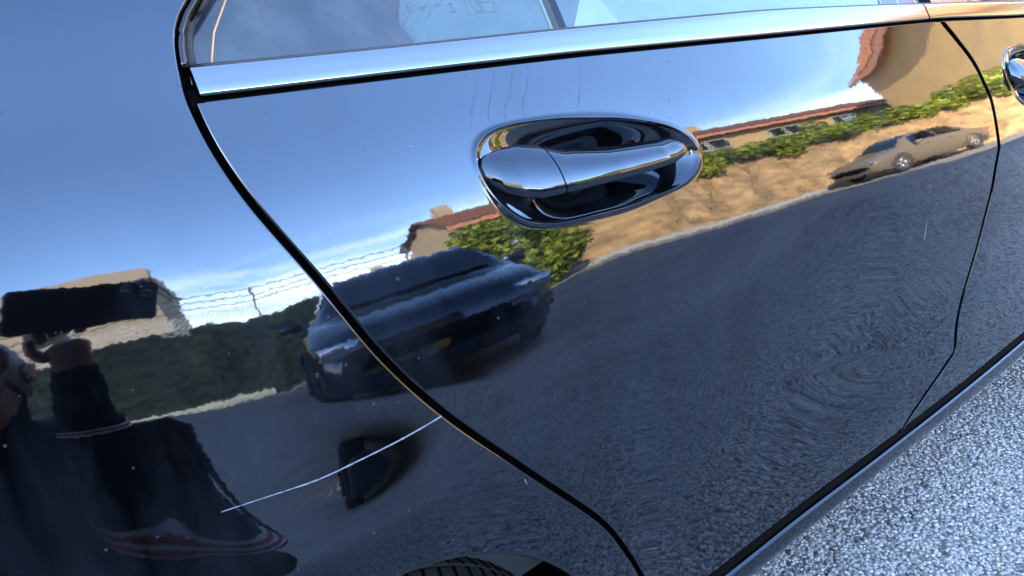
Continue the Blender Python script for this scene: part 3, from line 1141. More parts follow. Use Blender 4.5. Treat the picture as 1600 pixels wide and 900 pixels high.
        me.name = name
        o = bpy.data.objects.new(name, me)
        COL.objects.link(o)
        o.parent = quarter
        return o
    def flat_lines(lines, w=.0004, name='glass_marking', mat='print', parent=None, off=-.0028):
        mb = MB()
        for ln in lines:
            c = np.array(ln, float)
            for a, b in zip(c[:-1], c[1:]):
                d = b - a
                nn = np.array([-d[1], d[0]]) / max(np.hypot(*d), 1e-9) * w
                R = np.array([[a - nn, a + nn], [b - nn, b + nn]])
                mb.grid(PG(R[..., 0], R[..., 1], off))
        o = mb.build(name, M[mat], parent or quarter, smooth=False)
        return o
    flat_text('E1', -.2126, 1.0335, .0046)
    a = np.linspace(0, 2 * math.pi, 24)
    flat_lines([np.stack([-.2126 + .0044 * np.cos(a), 1.0335 + .0040 * np.sin(a)], 1)], .00028)
    flat_text('43R-011564', -.2306, 1.0328, .0046)
    flat_text('__ .:.', -.2520, 1.0215, .0034)
    hx, hz = -.2520, 1.0300
    flat_lines([[(hx - .003, hz + .004), (hx + .003, hz + .004)], [(hx - .002, hz + .004), (hx + .0012, hz - .0005), (hx + .002, hz - .004)],
                [(hx + .002, hz + .004), (hx - .0012, hz - .0005), (hx - .002, hz - .004)], [(hx - .003, hz - .004), (hx + .003, hz - .004)]], .0004)
    bx0, bx1, bz0, bz1 = -.2675, -.2965, 1.0225, 1.0480
    flat_lines([[(bx0, bz0), (bx1, bz0 - .0005), (bx1 - .0008, bz1), (bx0, bz1), (bx0, bz0)]], .00025)
    flat_lines([[(-.2715, 1.046), (-.2715, 1.034), (-.2755, 1.024), (-.2835, 1.0245), (-.2770, 1.038), (-.2735, 1.046)],
                [(-.2775, 1.044), (-.2800, 1.034), (-.2845, 1.0265)], [(-.2835, 1.046), (-.2835, 1.0315), (-.2945, 1.0312), (-.2945, 1.046)]], .0003)
    flat_text('TIE', -.2890, 1.0345, .0042)
    # -------- roof, screens, bonnet, boot, far side (seen only from elsewhere)
    YC = -.90
    def mirror(P):
        Q = np.array(P, float)
        Q[..., 1] = 2 * YC - Q[..., 1]
        return Q
    def lid(name, xs, zedge, crown, mat, n=14):
        """sheet between the two body sides"""
        rows = []
        for x in xs:
            z = float(zedge(x))
            y = float(Y(x, z))
            rows.append([(x, y + (2 * YC - 2 * y) * s, z + crown * 4 * s * (1 - s)) for s in np.linspace(0, 1, n)])
        return MB().grid(rows, flip=True).build(name, mat, root)
    roofz = lambda x: np.interp(x, [-1.5, -1.2, -.8], [1.395, 1.405, 1.405])
    lid('roof', np.linspace(-1.55, -.80, 20), roofz, .045, M['paint'])
    lid('rear_window', np.linspace(-.80, .36, 30), lambda x: np.interp(x, [-.80, .36, .60], [1.405, 1.10, 1.03]), .05, M['clear_glass'])
    lid('boot_lid', np.linspace(.36, 1.02, 16), lambda x: np.interp(x, [.36, .60, 1.02], [1.10, 1.03, 1.0]), .04, M['paint'])
    lid('windscreen', np.linspace(-2.35, -1.55, 20), lambda x: np.interp(x, [-2.35, -2.1, -1.55], [.86, .90, 1.395]), .05, M['clear_glass'])
    lid('bonnet', np.linspace(-3.15, -2.35, 20), lambda x: np.interp(x, [-3.15, -2.6, -2.35], [.73, .82, .855]), .06, M['paint'])
    far = MB()
    xs = np.linspace(1.02, -3.15, 90)
    zz = np.linspace(.29, .985, 40)
    X, Z = np.meshgrid(xs, zz)
    inside = lambda x, z: min(math.hypot(x, z - .3), math.hypot(x - FX, z - .3)) < AR
    P = mirror(P3(X, Z))
    b = len(far.v)
    far.v += [tuple(q) for q in P.reshape(-1, 3)]
    far.nr += [None] * (P.shape[0] * P.shape[1])
    for i in range(len(zz) - 1):
        for j in range(len(xs) - 1):
            if inside(xs[j], zz[i]) or (zz[i] > .86 and xs[j] < -2.15):
                continue
            far.f.append((b + i * 90 + j, b + (i + 1) * 90 + j, b + (i + 1) * 90 + j + 1, b + i * 90 + j + 1))
    far.build('far_side_panel', M['paint'], root)
    zz = np.linspace(.985, 1.40, 40)
    R = np.stack([np.stack([np.linspace(float(np.interp(z, [.985, 1.05, 1.41], [1.0, .60, -.78])), float(quart_f(z)), 16), np.full(16, z)], -1) for z in zz])
    MB().grid(mirror(P3(R[..., 0], R[..., 1])), flip=True).build('far_side_pillar', M['paint'], root)
    for xa_, xb_ in ((-.345, -.366), (-.90, -.99)):
        R = np.array([[(x, z) for x in np.linspace(xa_, xb_, 5)] for z in np.linspace(.985, 1.37, 12)])
        MB().grid(mirror(PG(R[..., 0], R[..., 1], -.006)), flip=True).build('far_side_pillar', M['dark'], root)
    for xl, xr in ((-.06, -.345), (-.366, -.905), (-.985, -1.75)):
        U, V = np.meshgrid(np.linspace(xl, xr, 20), np.linspace(0, 1, 12))
        Z = .985 + V * (np.interp(U, [-1.75, -1.45, -.4, -.06], [1.13, 1.35, 1.35, 1.09]) - .985)
        MB().grid(mirror(PG(U, Z)), flip=True).build('far_side_window', M['glass'], root)
    # front and rear bumpers
    for nm, x0, sx, zt in (('rear_bumper', 1.02, 1, .99), ('front_bumper', -3.15, -1, .72)):
        rows = []
        for z in np.linspace(.25, zt, 14):
            y0 = float(Y(x0, z))
            row = []
            for s in np.linspace(-1, 1, 24):
                y = YC + (y0 - YC) * s
                bulge = .20 * (1 - abs(s) ** 3.2) * (.55 + .45 * math.sin(math.pi * (z - .15) / .8))
                row.append((x0 + sx * bulge, y, z))
            rows.append(row)
        MB().grid(rows, flip=sx > 0).build(nm, M['paint'], root)
    for s in (1, -1):
        for nm, x0, z0, sx, m in (('headlight', -3.20, .64, -1, 'clear_lens'), ('tail_light', 1.06, .86, 1, 'red_lens')):
            y0 = YC + s * .60
            mb = MB()
            rows = []
            for z in np.linspace(-.06, .06, 7):
                rows.append([(x0 + sx * (.075 - .9 * dy * dy - 4 * z * z), y0 + s * dy, z0 + z + dy * .2) for dy in np.linspace(-.16, .16, 9)])
            mb.grid(rows)
            mb.build(nm, M[m], root)
    # -------- cabin
    mb = MB(); mb.box((-1.3, YC, .33), (1.35, .70, .02)); mb.build('cabin_floor', M['interior'], root, smooth=False)
    mb = MB(); mb.box((-.30, YC, .64), (.10, .62, .10)); mb.box((-.42, YC, .46), (.3, .62, .08)); mb.build('rear_seat', M['seat'], root)
    mb = MB(); mb.box((.05, YC, .93), (.28, .60, .012)); mb.build('parcel_shelf', M['interior'], root, smooth=False)
    for s in (-.36, .36):
        mb = MB(); mb.box((-1.25, YC + s, .62), (.07, .24, .28), Matrix.Rotation(.25, 3, 'Y')); mb.box((-1.5, YC + s, .44), (.26, .24, .07)); mb.build('front_seat', M['seat'], root)
    mb = MB(); mb.box((-2.05, YC, .76), (.20, .68, .08)); mb.build('dashboard', M['interior'], root)
    mb = MB()
    xs = np.linspace(-.02, -2.0, 60)
    for f_ in (lambda P: P, mirror):
        mb = MB()
        R = np.array([[(x, .975 - k * .1) for x in xs] for k in range(7)])
        mb.grid(f_(P3(R[..., 0], R[..., 1], np.full(R.shape[:2], -.10))))
        mb.build('door_card', M['interior'], root)
    # heater lines on the rear screen: pale threads seen through the side glass
    for k in range(4):
        x = -.172 - k * .0105
        flat_lines([[(x, 1.003), (x - .019, 1.019), (x - .040, 1.036), (x - .075, 1.06)]], .00022, 'heater_line', 'heat', quarter, -.012)
    # -------- wheels
    for wx in (AC[0], FX):
        for s in (1, -1):
            R0 = .2545
            yo = float(Y(wx, .45)) - .014
            yc = yo if s > 0 else 2 * YC - yo
            mb = MB().lathe([(.178, -.004 * s), (.172, .002 * s), (.164, -.01 * s), (.160, -.10 * s), (.05, -.11 * s), (.0005, -.11 * s)], (wx, yc, R0 + .0015), n=48)
            w = mb.build('wheel', M['rim'], root)
            prof = [(.17, -.012), (.19, -.002), (.225, .002), (.243, -.006), (.252, -.018), (.2545, -.03)]
            for g in range(4):
                y0 = -.034 - g * .036
                prof += [(R0 + .0015, y0), (R0 + .0015, y0 - .028), (R0 - .006, y0 - .0285), (R0 - .006, y0 - .0335)]
            prof += [(R0, -.185), (.245, -.2), (.20, -.21), (.17, -.205)]
            mb = MB().lathe([(r, a * s) for r, a in prof], (wx, yc, R0 + .0015), n=72)
            ty = mb.build('tyre', M['tyre'], w)
            ty.data.set_sharp_from_angle(angle=math.radians(35))
            mb = MB()
            for k in range(84):                      # cross sipes cut as dark bars sunk in the tread
                a = 2 * math.pi * k / 84
                for g in range(4):
                    y0 = -.034 - g * .036 - .014
                    mb.box((wx + (R0 + .0012) * math.cos(a), yc + y0 * s, R0 + .0015 + (R0 + .0012) * math.sin(a)), (.0017, .0150, .0010), Matrix.Rotation(math.pi / 2 - a, 3, 'Y') @ Matrix.Rotation(.30 * (1 if g % 2 else -1) * s, 3, 'Z'))
            mb.build('tread_sipes', M['dark'], w, smooth=False)['kind'] = 'stuff'
            for k in range(5):
                a = 2 * math.pi * k / 5 + .3
                ca, sa = math.cos(a), math.sin(a)
                mb = MB().box((wx + .10 * ca, yc - .016 * s, R0 + .10 * sa), (.068, .012, .020), Matrix.Rotation(-a, 3, 'Y'))
                mb.build('spoke', M['rim'], w)
            mb = MB().lathe([(.034, -.03 * s), (.034, -.006 * s), (.028, .0 * s), (.0005, .001 * s)], (wx, yc, R0 + .0015), n=24)
            mb.build('hub_cap', M['rim'], w)
            # black liner over the wheel
            y_in = yc - s * .03
            rows = []
            for yy in np.linspace(-.006, -.26, 6):
                rows.append([(wx + .287 * math.cos(t), yc + s * yy, .300 + .287 * math.sin(t)) for t in np.linspace(math.radians(-12), math.radians(192), 40)])
            rows.append([(wx + .02 * math.cos(t), yc - s * .26, .300 + .02 * math.sin(t)) for t in np.linspace(math.radians(-12), math.radians(192), 40)])
            MB().grid(rows).build('wheel_arch_liner', M['dark'], root)
    bpy.context.view_layer.update()
    # parts were drawn in world coordinates: hand them over to the car's base point
    for o in set(bpy.data.objects) - before:
        if o.parent == root:
            o.matrix_parent_inverse = Matrix.Translation(-Vector(root.location))


build_car()


# ------------------------------------------------------------------ ground
def build_ground():
    xs = np.concatenate([np.linspace(-400, -14, 14), np.linspace(-12, 8, 41), np.linspace(10, 400, 14)])
    ys = np.concatenate([np.linspace(-400, -14, 14), np.linspace(-12, 12, 49), np.linspace(14, 400, 14)])
    rows = []
    for y in ys:
        rows.append([(x, y, 0.0) for x in xs])
    o = MB().grid(rows).build('asphalt_street', M['asphalt'], None, smooth=False)
    tag(o, 'pale rough chip seal asphalt beside and under the car', 'street', kind='structure')
    # loose and embedded stone chips near the car
    n = 125000
    px = rng.uniform(-2.9, .75, n)
    py = rng.uniform(-.30, 1.45, n)
    edge = np.minimum(np.minimum(px + 2.9, .75 - px), np.minimum(py + 1.2, 1.45 - py))
    keep = rng.uniform(0, 1, n) < np.clip(edge / .5, 0, 1) ** .7
    px, py = px[keep], py[keep]
    n = len(px)
    r = rng.uniform(.0018, .0047, n)
    base = np.array([(1, 0, 0), (-1, 0, 0), (0, 1, 0), (0, -1, 0), (0, 0, .75), (.62, .62, .45), (-.62, .62, .45), (-.62, -.62, .45), (.62, -.62, .45)])
    tri = np.array([(4, 0, 5), (4, 5, 2), (4, 2, 6), (4, 6, 1), (4, 1, 7), (4, 7, 3), (4, 3, 8), (4, 8, 0),
                    (0, 2, 5), (2, 1, 6), (1, 3, 7), (3, 0, 8)])
    ang = rng.uniform(0, 2 * math.pi, n)
    jit = rng.uniform(.65, 1.25, (n, 9, 3))
    b = base[None] * jit * r[:, None, None]
    c, s = np.cos(ang)[:, None], np.sin(ang)[:, None]
    vx = b[..., 0] * c - b[..., 1] * s + px[:, None]
    vy = b[..., 0] * s + b[..., 1] * c + py[:, None]
    vz = b[..., 2] + rng.uniform(-.0012, .0008, n)[:, None] + .0006
    V = np.stack([vx, vy, vz], -1).reshape(-1, 3).astype(np.float32)
    F = (tri[None] + (np.arange(n) * 9)[:, None, None]).reshape(-1, 3).astype(np.int32)
    me = bpy.data.meshes.new('stone_chips')
    me.vertices.add(len(V))
    me.vertices.foreach_set('co', V.ravel())
    me.loops.add(F.size)
    me.loops.foreach_set('vertex_index', F.ravel())
    me.polygons.add(len(F))
    me.polygons.foreach_set('loop_start', np.arange(0, F.size, 3, dtype=np.int32))
    me.polygons.foreach_set('loop_total', np.full(len(F), 3, np.int32))
    me.update(calc_edges=True)
    blot = .5 + .25 * np.sin(px * 7.1 + 2 * np.sin(py * 5.3)) + .25 * np.sin(py * 11.7 + 1.5 * np.sin(px * 3.9 + 1))
    sh = np.repeat(np.clip(rng.uniform(0, 1, n) * (.80 + .22 * blot), 0, 1), 9).astype(np.float32)
    at = me.attributes.new('shade', 'FLOAT', 'POINT')
    at.data.foreach_set('value', sh)
    me.materials.append(M['stone'])
    o = bpy.data.objects.new('stone_chips', me)
    COL.objects.link(o)
    tag(o, 'grey and sandy stone chips of the asphalt surface', 'gravel', kind='stuff')


build_ground()


# ------------------------------------------------------------------ across the street
def leaves(name, centres, radii, n, size, mat, parent=None):
    """a crown of many small leaf faces spread through lumpy volumes"""
    centres = np.array(centres, float)
    radii = np.array(radii, float)
    w = (radii.prod(1)) ** .8
    idx = rng.choice(len(centres), n, p=w / w.sum())
    d = rng.normal(size=(n, 3))
    d /= np.linalg.norm(d, axis=1)[:, None]
    rr = rng.uniform(.45, 1.06, n) ** .7
    p = centres[idx] + d * rr[:, None] * radii[idx]
    p[:, 2] = np.maximum(p[:, 2], .03)
    nrm = d + rng.normal(scale=.6, size=(n, 3)) + (0, 0, .4)
    nrm /= np.linalg.norm(nrm, axis=1)[:, None]
    t = np.cross(nrm, rng.normal(size=(n, 3)))
    t /= np.linalg.norm(t, axis=1)[:, None]
    bb = np.cross(nrm, t)
    s = size * rng.uniform(.6, 1.4, n)[:, None]
    V = np.stack([p + t * s, p + bb * s * .6, p - t * s, p - bb * s * .6], 1).reshape(-1, 3)
    F = (np.arange(n) * 4)[:, None] + np.arange(4)
    clump = rng.uniform(-.25, .25, len(centres))[idx]
    sh = np.clip(rng.uniform(0.1, .8, n) + clump, 0, 1)
    return mesh_obj(name, V, F, mat, parent, smooth=False, shade=np.repeat(sh, 4))


def bank_foot(x):
    return float(np.interp(x, [-26, -21, -17, -13, -5], [3.0, 6.3, 9.0, 10.0, 10.0]))


def bank():
    """cut slope of dry earth along the far kerb"""
    xs = np.linspace(-26, -6.3, 240)
    rows = []
    for k, t in enumerate(np.linspace(0, 1, 24)):
        row = []
        for x in xs:
            n = .26 * math.sin(x * 1.7 + 3 * t) * math.sin(x * .63 + 1) + .14 * math.sin(x * 4.1 + 7 * t)
            top = (2.55 + .2 * math.sin(x * .8)) * float(sstep(-6.3, -6.9, x))
            y = bank_foot(x) + 1.9 * t ** .8 + n * math.sin(math.pi * min(t * 1.3, 1)) + rng.normal(scale=.035)
            row.append((x + rng.normal(scale=.01), y, top * t ** 1.1 + rng.normal(scale=.025) * (t > .05)))
        rows.append(row)
    for d in (4, 45):
        rows.append([(x, bank_foot(x) + 2 + d, 2.6) for x in xs])
    o = MB().grid(rows, flip=True).build('earth_bank', M['bank'], None)
    tag(o, 'sunlit bank of dry sandy earth across the street, mirrored in the doors', 'bank', kind='structure')
    root = tag(empty('kerb', (-5, 9.7, 0)), 'pale stone kerb at the foot of the sandy bank, mirrored in the doors', 'kerb')
    x = -5.0
    while x > -14:
        L = 1.0
        mb = MB().box((x - L / 2, 9.66, .055 + rng.uniform(-.006, .006)), (L / 2 - .008, .09, .06))
        o = mb.build('kerbstone', M['concrete'], root, smooth=False)
        o.matrix_parent_inverse = Matrix.Translation((5, -9.7, 0))
        x -= L
    cs, rs = [], []
    x = -6.9
    while x > -25:
        y = bank_foot(x) + 1.9 + rng.uniform(-.6, .3)
        cs.append((x, y, 2.95 + rng.uniform(-.5, .25)))
        rs.append((rng.uniform(.4, .8), rng.uniform(.4, .6), rng.uniform(.25, .55)))
        x -= rng.uniform(.16, .34)
    o = leaves('ivy_hedge', cs, rs, 30000, .075, M['ivy'])
    tag(o, 'bright green ivy hedge spilling over the sandy bank, mirrored in the doors', 'hedge')


bank()


def house(name, label, loc, rz, W, Dp, zb, eave, ridge, wall, tile, wins):
    """W long along its own x, front towards its own -y; wins = (x, z, width, height)"""
    root = tag(empty(name, loc, rz), label, 'house')
    x0, x1, y0, y1 = -W / 2, W / 2, -Dp / 2, Dp / 2
    v = [(x0, y0, zb), (x1, y0, zb), (x1, y1, zb), (x0, y1, zb), (x0, y0, eave), (x1, y0, eave), (x1, y1, eave), (x0, y1, eave), (x0, 0, ridge - .12), (x1, 0, ridge - .12)]
    f = [(0, 1, 5, 4), (1, 2, 6, 9, 5), (2, 3, 7, 6), (3, 0, 4, 8, 7), (4, 5, 9, 8), (6, 7, 8, 9)]
    mesh_obj('wall', v, f, M[wall], root, smooth=False)
    mb = MB()
    ov = .55
    for sgn, ye in ((-1, y0 - ov), (1, y1 + ov)):
        ze = eave - .25
        n = int((W + 2 * ov) / .24)
        xs = [x0 - ov + k / 6 * .24 for k in range(n * 6 + 1)]
        hz = [.07 * abs(math.sin(math.pi * k / 6)) for k in range(n * 6 + 1)]
        rows = []
        m = 14
        for t in range(m + 1):
            for e in (0, 1):
                tt = (t + e * .97) / (m + 1)
                rows.append([(xx, ye - ye * tt, ze + (ridge - ze) * tt + (.05 if e == 0 else 0) + h) for xx, h in zip(xs, hz)])
        mb.grid(rows, flip=sgn > 0)
    mb.build('roof', M[tile], root, smooth=False)
    MB().box((0, y0 - ov + .06, eave - .36), (W / 2 + ov, .05, .15)).build('eave_board', M['eave'], root, smooth=False)
    MB().box((0, y0 - ov / 2, eave - .30), (W / 2 + ov - .01, ov / 2 - .07, .02)).build('soffit', M['tile_brown'], root, smooth=False)
    MB().box((x0 + W * .7, .4, ridge + .25), (.35, .3, .7)).build('chimney', M[wall], root, smooth=False)
    for (wx, wz, ww, wh) in wins:
        fr = MB()
        for s in (-1, 1):
            fr.box((wx, y0 - .03, wz + s * wh / 2), (ww / 2 + .06, .06, .05))
        for s in (-1, 0, 1):
            fr.box((wx + s * ww / 2, y0 - .03, wz), (.05, .058, wh / 2 - .05))
        w = fr.build('window', M['frame'], root, smooth=False)
        MB().box((wx, y0 - .012, wz), (ww / 2, .01, wh / 2)).build('pane', M['house_glass'], w, smooth=False)
    return root


house('ochre_house', 'tall ochre house with orange tiled roof, mirrored beside the gap between both doors', (-31.6, 4.4, 0), math.radians(109), 13.5, 16, 1.0, 7.5, 12.8, 'wall_yellow', 'tile_orange',
      [(-4.6, 5.6, 1.0, 1.3)])
house('low_house', 'low ochre house with brown tiled roof behind the ivy, mirrored right of the handle', (-25, 20.0, 0), 0, 20.5, 6, 2.0, 6.2, 7.6, 'wall_yellow', 'tile_brown',
      [(2.5, 4.9, 2.2, .9), (7.4, 4.9, 2.2, .9), (-2.4, 4.9, 2.2, .9)])
house('red_roof_house', 'house with dark red roof behind the large shrub, mirrored under the rear handle', (-10.4, 23, 0), 0, 3.6, 6, 0, 5.0, 6.4, 'wall_sand', 'tile_brown', [(0, 2.8, 1, .8)])
house('sandy_house', 'small far sandy house beside the shrub, mirrored left of the rear handle', (-10.6, 36, 0), 0, 3.6, 5, 0, 3.4, 4.8, 'wall_sand', 'tile_brown', [(0, 2.2, 1, .8)])


def shrub():
    root = tag(empty('large_shrub', (-4.9, 9.6, 0)), 'large shrub with bright and dark green clumps, mirrored below the rear door handle', 'shrub')
    fix = Matrix.Translation((4.9, -9.6, 0))
    cs, rs = [], []
    for k in range(34):
        x = rng.uniform(-5.9, -3.9)
        h = 2.75 - .25 * abs(x + 4.9)
        cs.append((x, 9.6 + rng.uniform(-.7, .6), rng.uniform(.3, h - .4)))
        rs.append((rng.uniform(.4, .75), rng.uniform(.4, .7), rng.uniform(.35, .6)))
    o = leaves('foliage', cs, rs, 22000, .075, M['hedge'], root)
    o.matrix_parent_inverse = fix
    for k in range(5):
        x = -5.8 + k * .45
        mb = MB().tube([(x, 9.7, 0), (x + .1, 9.65, .7), (x + rng.uniform(-.4, .4), 9.6, 1.6)], [.07, .05, .02], 8)
        o = mb.build('stem', M['wood'], root)
        o.matrix_parent_inverse = fix


shrub()


def flag():
    root = tag(empty('small_flag', (-4.6, 8.7, 0)), 'small white and blue flag in front of the shrub, mirrored below the door handle', 'flag')
    fix = Matrix.Translation((4.6, -8.7, 0))
    MB().tube([(-4.6, 8.7, 0), (-4.6, 8.7, 1.75)], .018, 8).build('pole', M['wire'], root).matrix_parent_inverse = fix
    rows = [[(-4.6 - .20 * u, 8.7 + .05 * math.sin(7 * u + 2 * t), 1.72 - .20 * t - .07 * u) for u in np.linspace(0, 1, 10)] for t in np.linspace(0, 1, 6)]
    MB().grid(rows).build('cloth', M['flag'], root).matrix_parent_inverse = fix


flag()


def fence():
    root = tag(empty('screened_fence', (1, 8.6, 0)), 'dark green screened fence topped by three barbed wires, mirrored in the rear quarter', 'fence')
    fix = Matrix.Translation((-1, -8.6, 0))
    def own(o):
        o.matrix_parent_inverse = fix
        return o
    xs = np.linspace(9, -2.9, 160)
    rows = []
    for z in np.linspace(0.02, 1.62, 14):
        rows.append([(x, 8.6 + .03 * math.sin(x * 5 + z * 3) + .02 * math.sin(x * 11), z + (.05 * math.sin(x * 3.1) + .03 * math.sin(x * 7.7) if z > 1.5 else 0)) for x in xs])
    own(MB().grid(rows).build('shade_net', M['screen'], root))
    for x in np.arange(8.6, -3.2, -2.3):
        mb = MB().tube([(x, 8.66, 0), (x, 8.66, 2.0), (x, 8.60, 2.42)], .028, 8)
        own(mb.build('post', M['wire'], root))
    for z in (2.05, 2.2, 2.36):
        mb = MB()
        pts = [(x, 8.62 + .012 * math.sin(x * 40), z + .02 * math.sin(x * 2.7 + z * 9)) for x in np.linspace(9, -2.9, 240)]
        mb.tube(pts, .011, 5)
        for x in np.arange(8.9, -2.9, -.14):
            mb.tube([(x - .03, 8.6, z - .03), (x + .03, 8.64, z + .03)], .006, 4)
        own(mb.build('barbed_wire', M['wire'], root))
    # open chain link between the net and the wires
    mb = MB()
    for x in np.arange(9.3, -3.0, -.085):
        for sg in (-1, 1):
            mb.tube([(x, 8.62, 1.55), (x + sg * .4, 8.62, 1.95)], .0055, 3, caps=False)
    o = own(mb.build('chain_link_mesh', M['mesh'], root))
    o['kind'] = 'stuff'
    # low concrete plinth
    own(MB().box((.65, 8.55, .055), (.95, .12, .065)).build('plinth', M['frame'], root, smooth=False))


fence()


def far_block():
    root = tag(empty('beige_building', (9, 24, 0)), 'flat roofed beige building with a cornice, mirrored far left in the rear quarter', 'building')
    fix = Matrix.Translation((-9, -24, 0))
    def own(o):
        o.matrix_parent_inverse = fix
        return o
    x0, x1, y0, y1 = 1.6, 22.0, 22, 32
    own(MB().box(((x0 + x1) / 2, (y0 + y1) / 2, 3.2), ((x1 - x0) / 2, (y1 - y0) / 2, 3.2)).build('wall', M['wall_beige'], root, smooth=False))
    own(MB().box(((x0 + x1) / 2, (y0 + y1) / 2, 6.75), ((x1 - x0) / 2 + .3, (y1 - y0) / 2 + .3, .34)).build('cornice', M['wall_beige'], root, smooth=False))
    own(MB().box(((x0 + x1) / 2, (y0 + y1) / 2, 6.25), ((x1 - x0) / 2 + .12, (y1 - y0) / 2 + .12, .14)).build('gutter', M['frame'], root, smooth=False))
    for k in range(6):
        x = x0 + 2 + k * 3.2
        w = own(MB().box((x, y0 - .02, 4.4), (.62, .05, .75)).build('window', M['frame'], root, smooth=False))
        MB().box((x, y0 - .05, 4.4), (.54, .04, .67)).build('pane', M['house_glass'], w, smooth=False)


far_block()


def shade_house():
    """tall house on the car's own side of the street, between it and the sun"""
    root = tag(empty('roadside_house', (8, -11, 0)), 'tall sand coloured house behind the car that shades the street', 'house')
    fix = Matrix.Translation((-8, 11, 0))
    def own(o):
        o.matrix_parent_inverse = fix
        return o
    own(MB().box((8.0, -11, 4.9), (9.6, 5, 4.9)).build('wall', M['wall_sand'], root, smooth=False))
    v = [(-2.1, -5.4, 9.7), (18.1, -5.4, 9.7), (18.1, -16.6, 9.7), (-2.1, -16.6, 9.7), (-1, -11, 12.2), (17, -11, 12.2)]
    own(mesh_obj('roof', v, [(0, 1, 5, 4), (1, 2, 5), (2, 3, 4, 5), (3, 0, 4), (3, 2, 1, 0)], M['tile_brown'], root, smooth=False))
    for r in range(3):
        for k in range(6):
            x, z = 0.4 + k * 3.1, 1.6 + r * 3.0
            w = own(MB().box((x, -5.98, z), (.6, .05, .75)).build('window', M['frame'], root, smooth=False))
            MB().box((x, -5.95, z), (.52, .04, .67)).build('pane', M['house_glass'], w, smooth=False)


shade_house()
tag(MB().box((-17.5, -4.6, 2.1), (15.0, .12, 2.1)).build('backdrop_wall', M['pale_wall'], None, smooth=False), 'pale wall added beyond the car to tone the light through its side windows', 'wall')  # added backdrop: hides the bright horizon sky behind the side glass


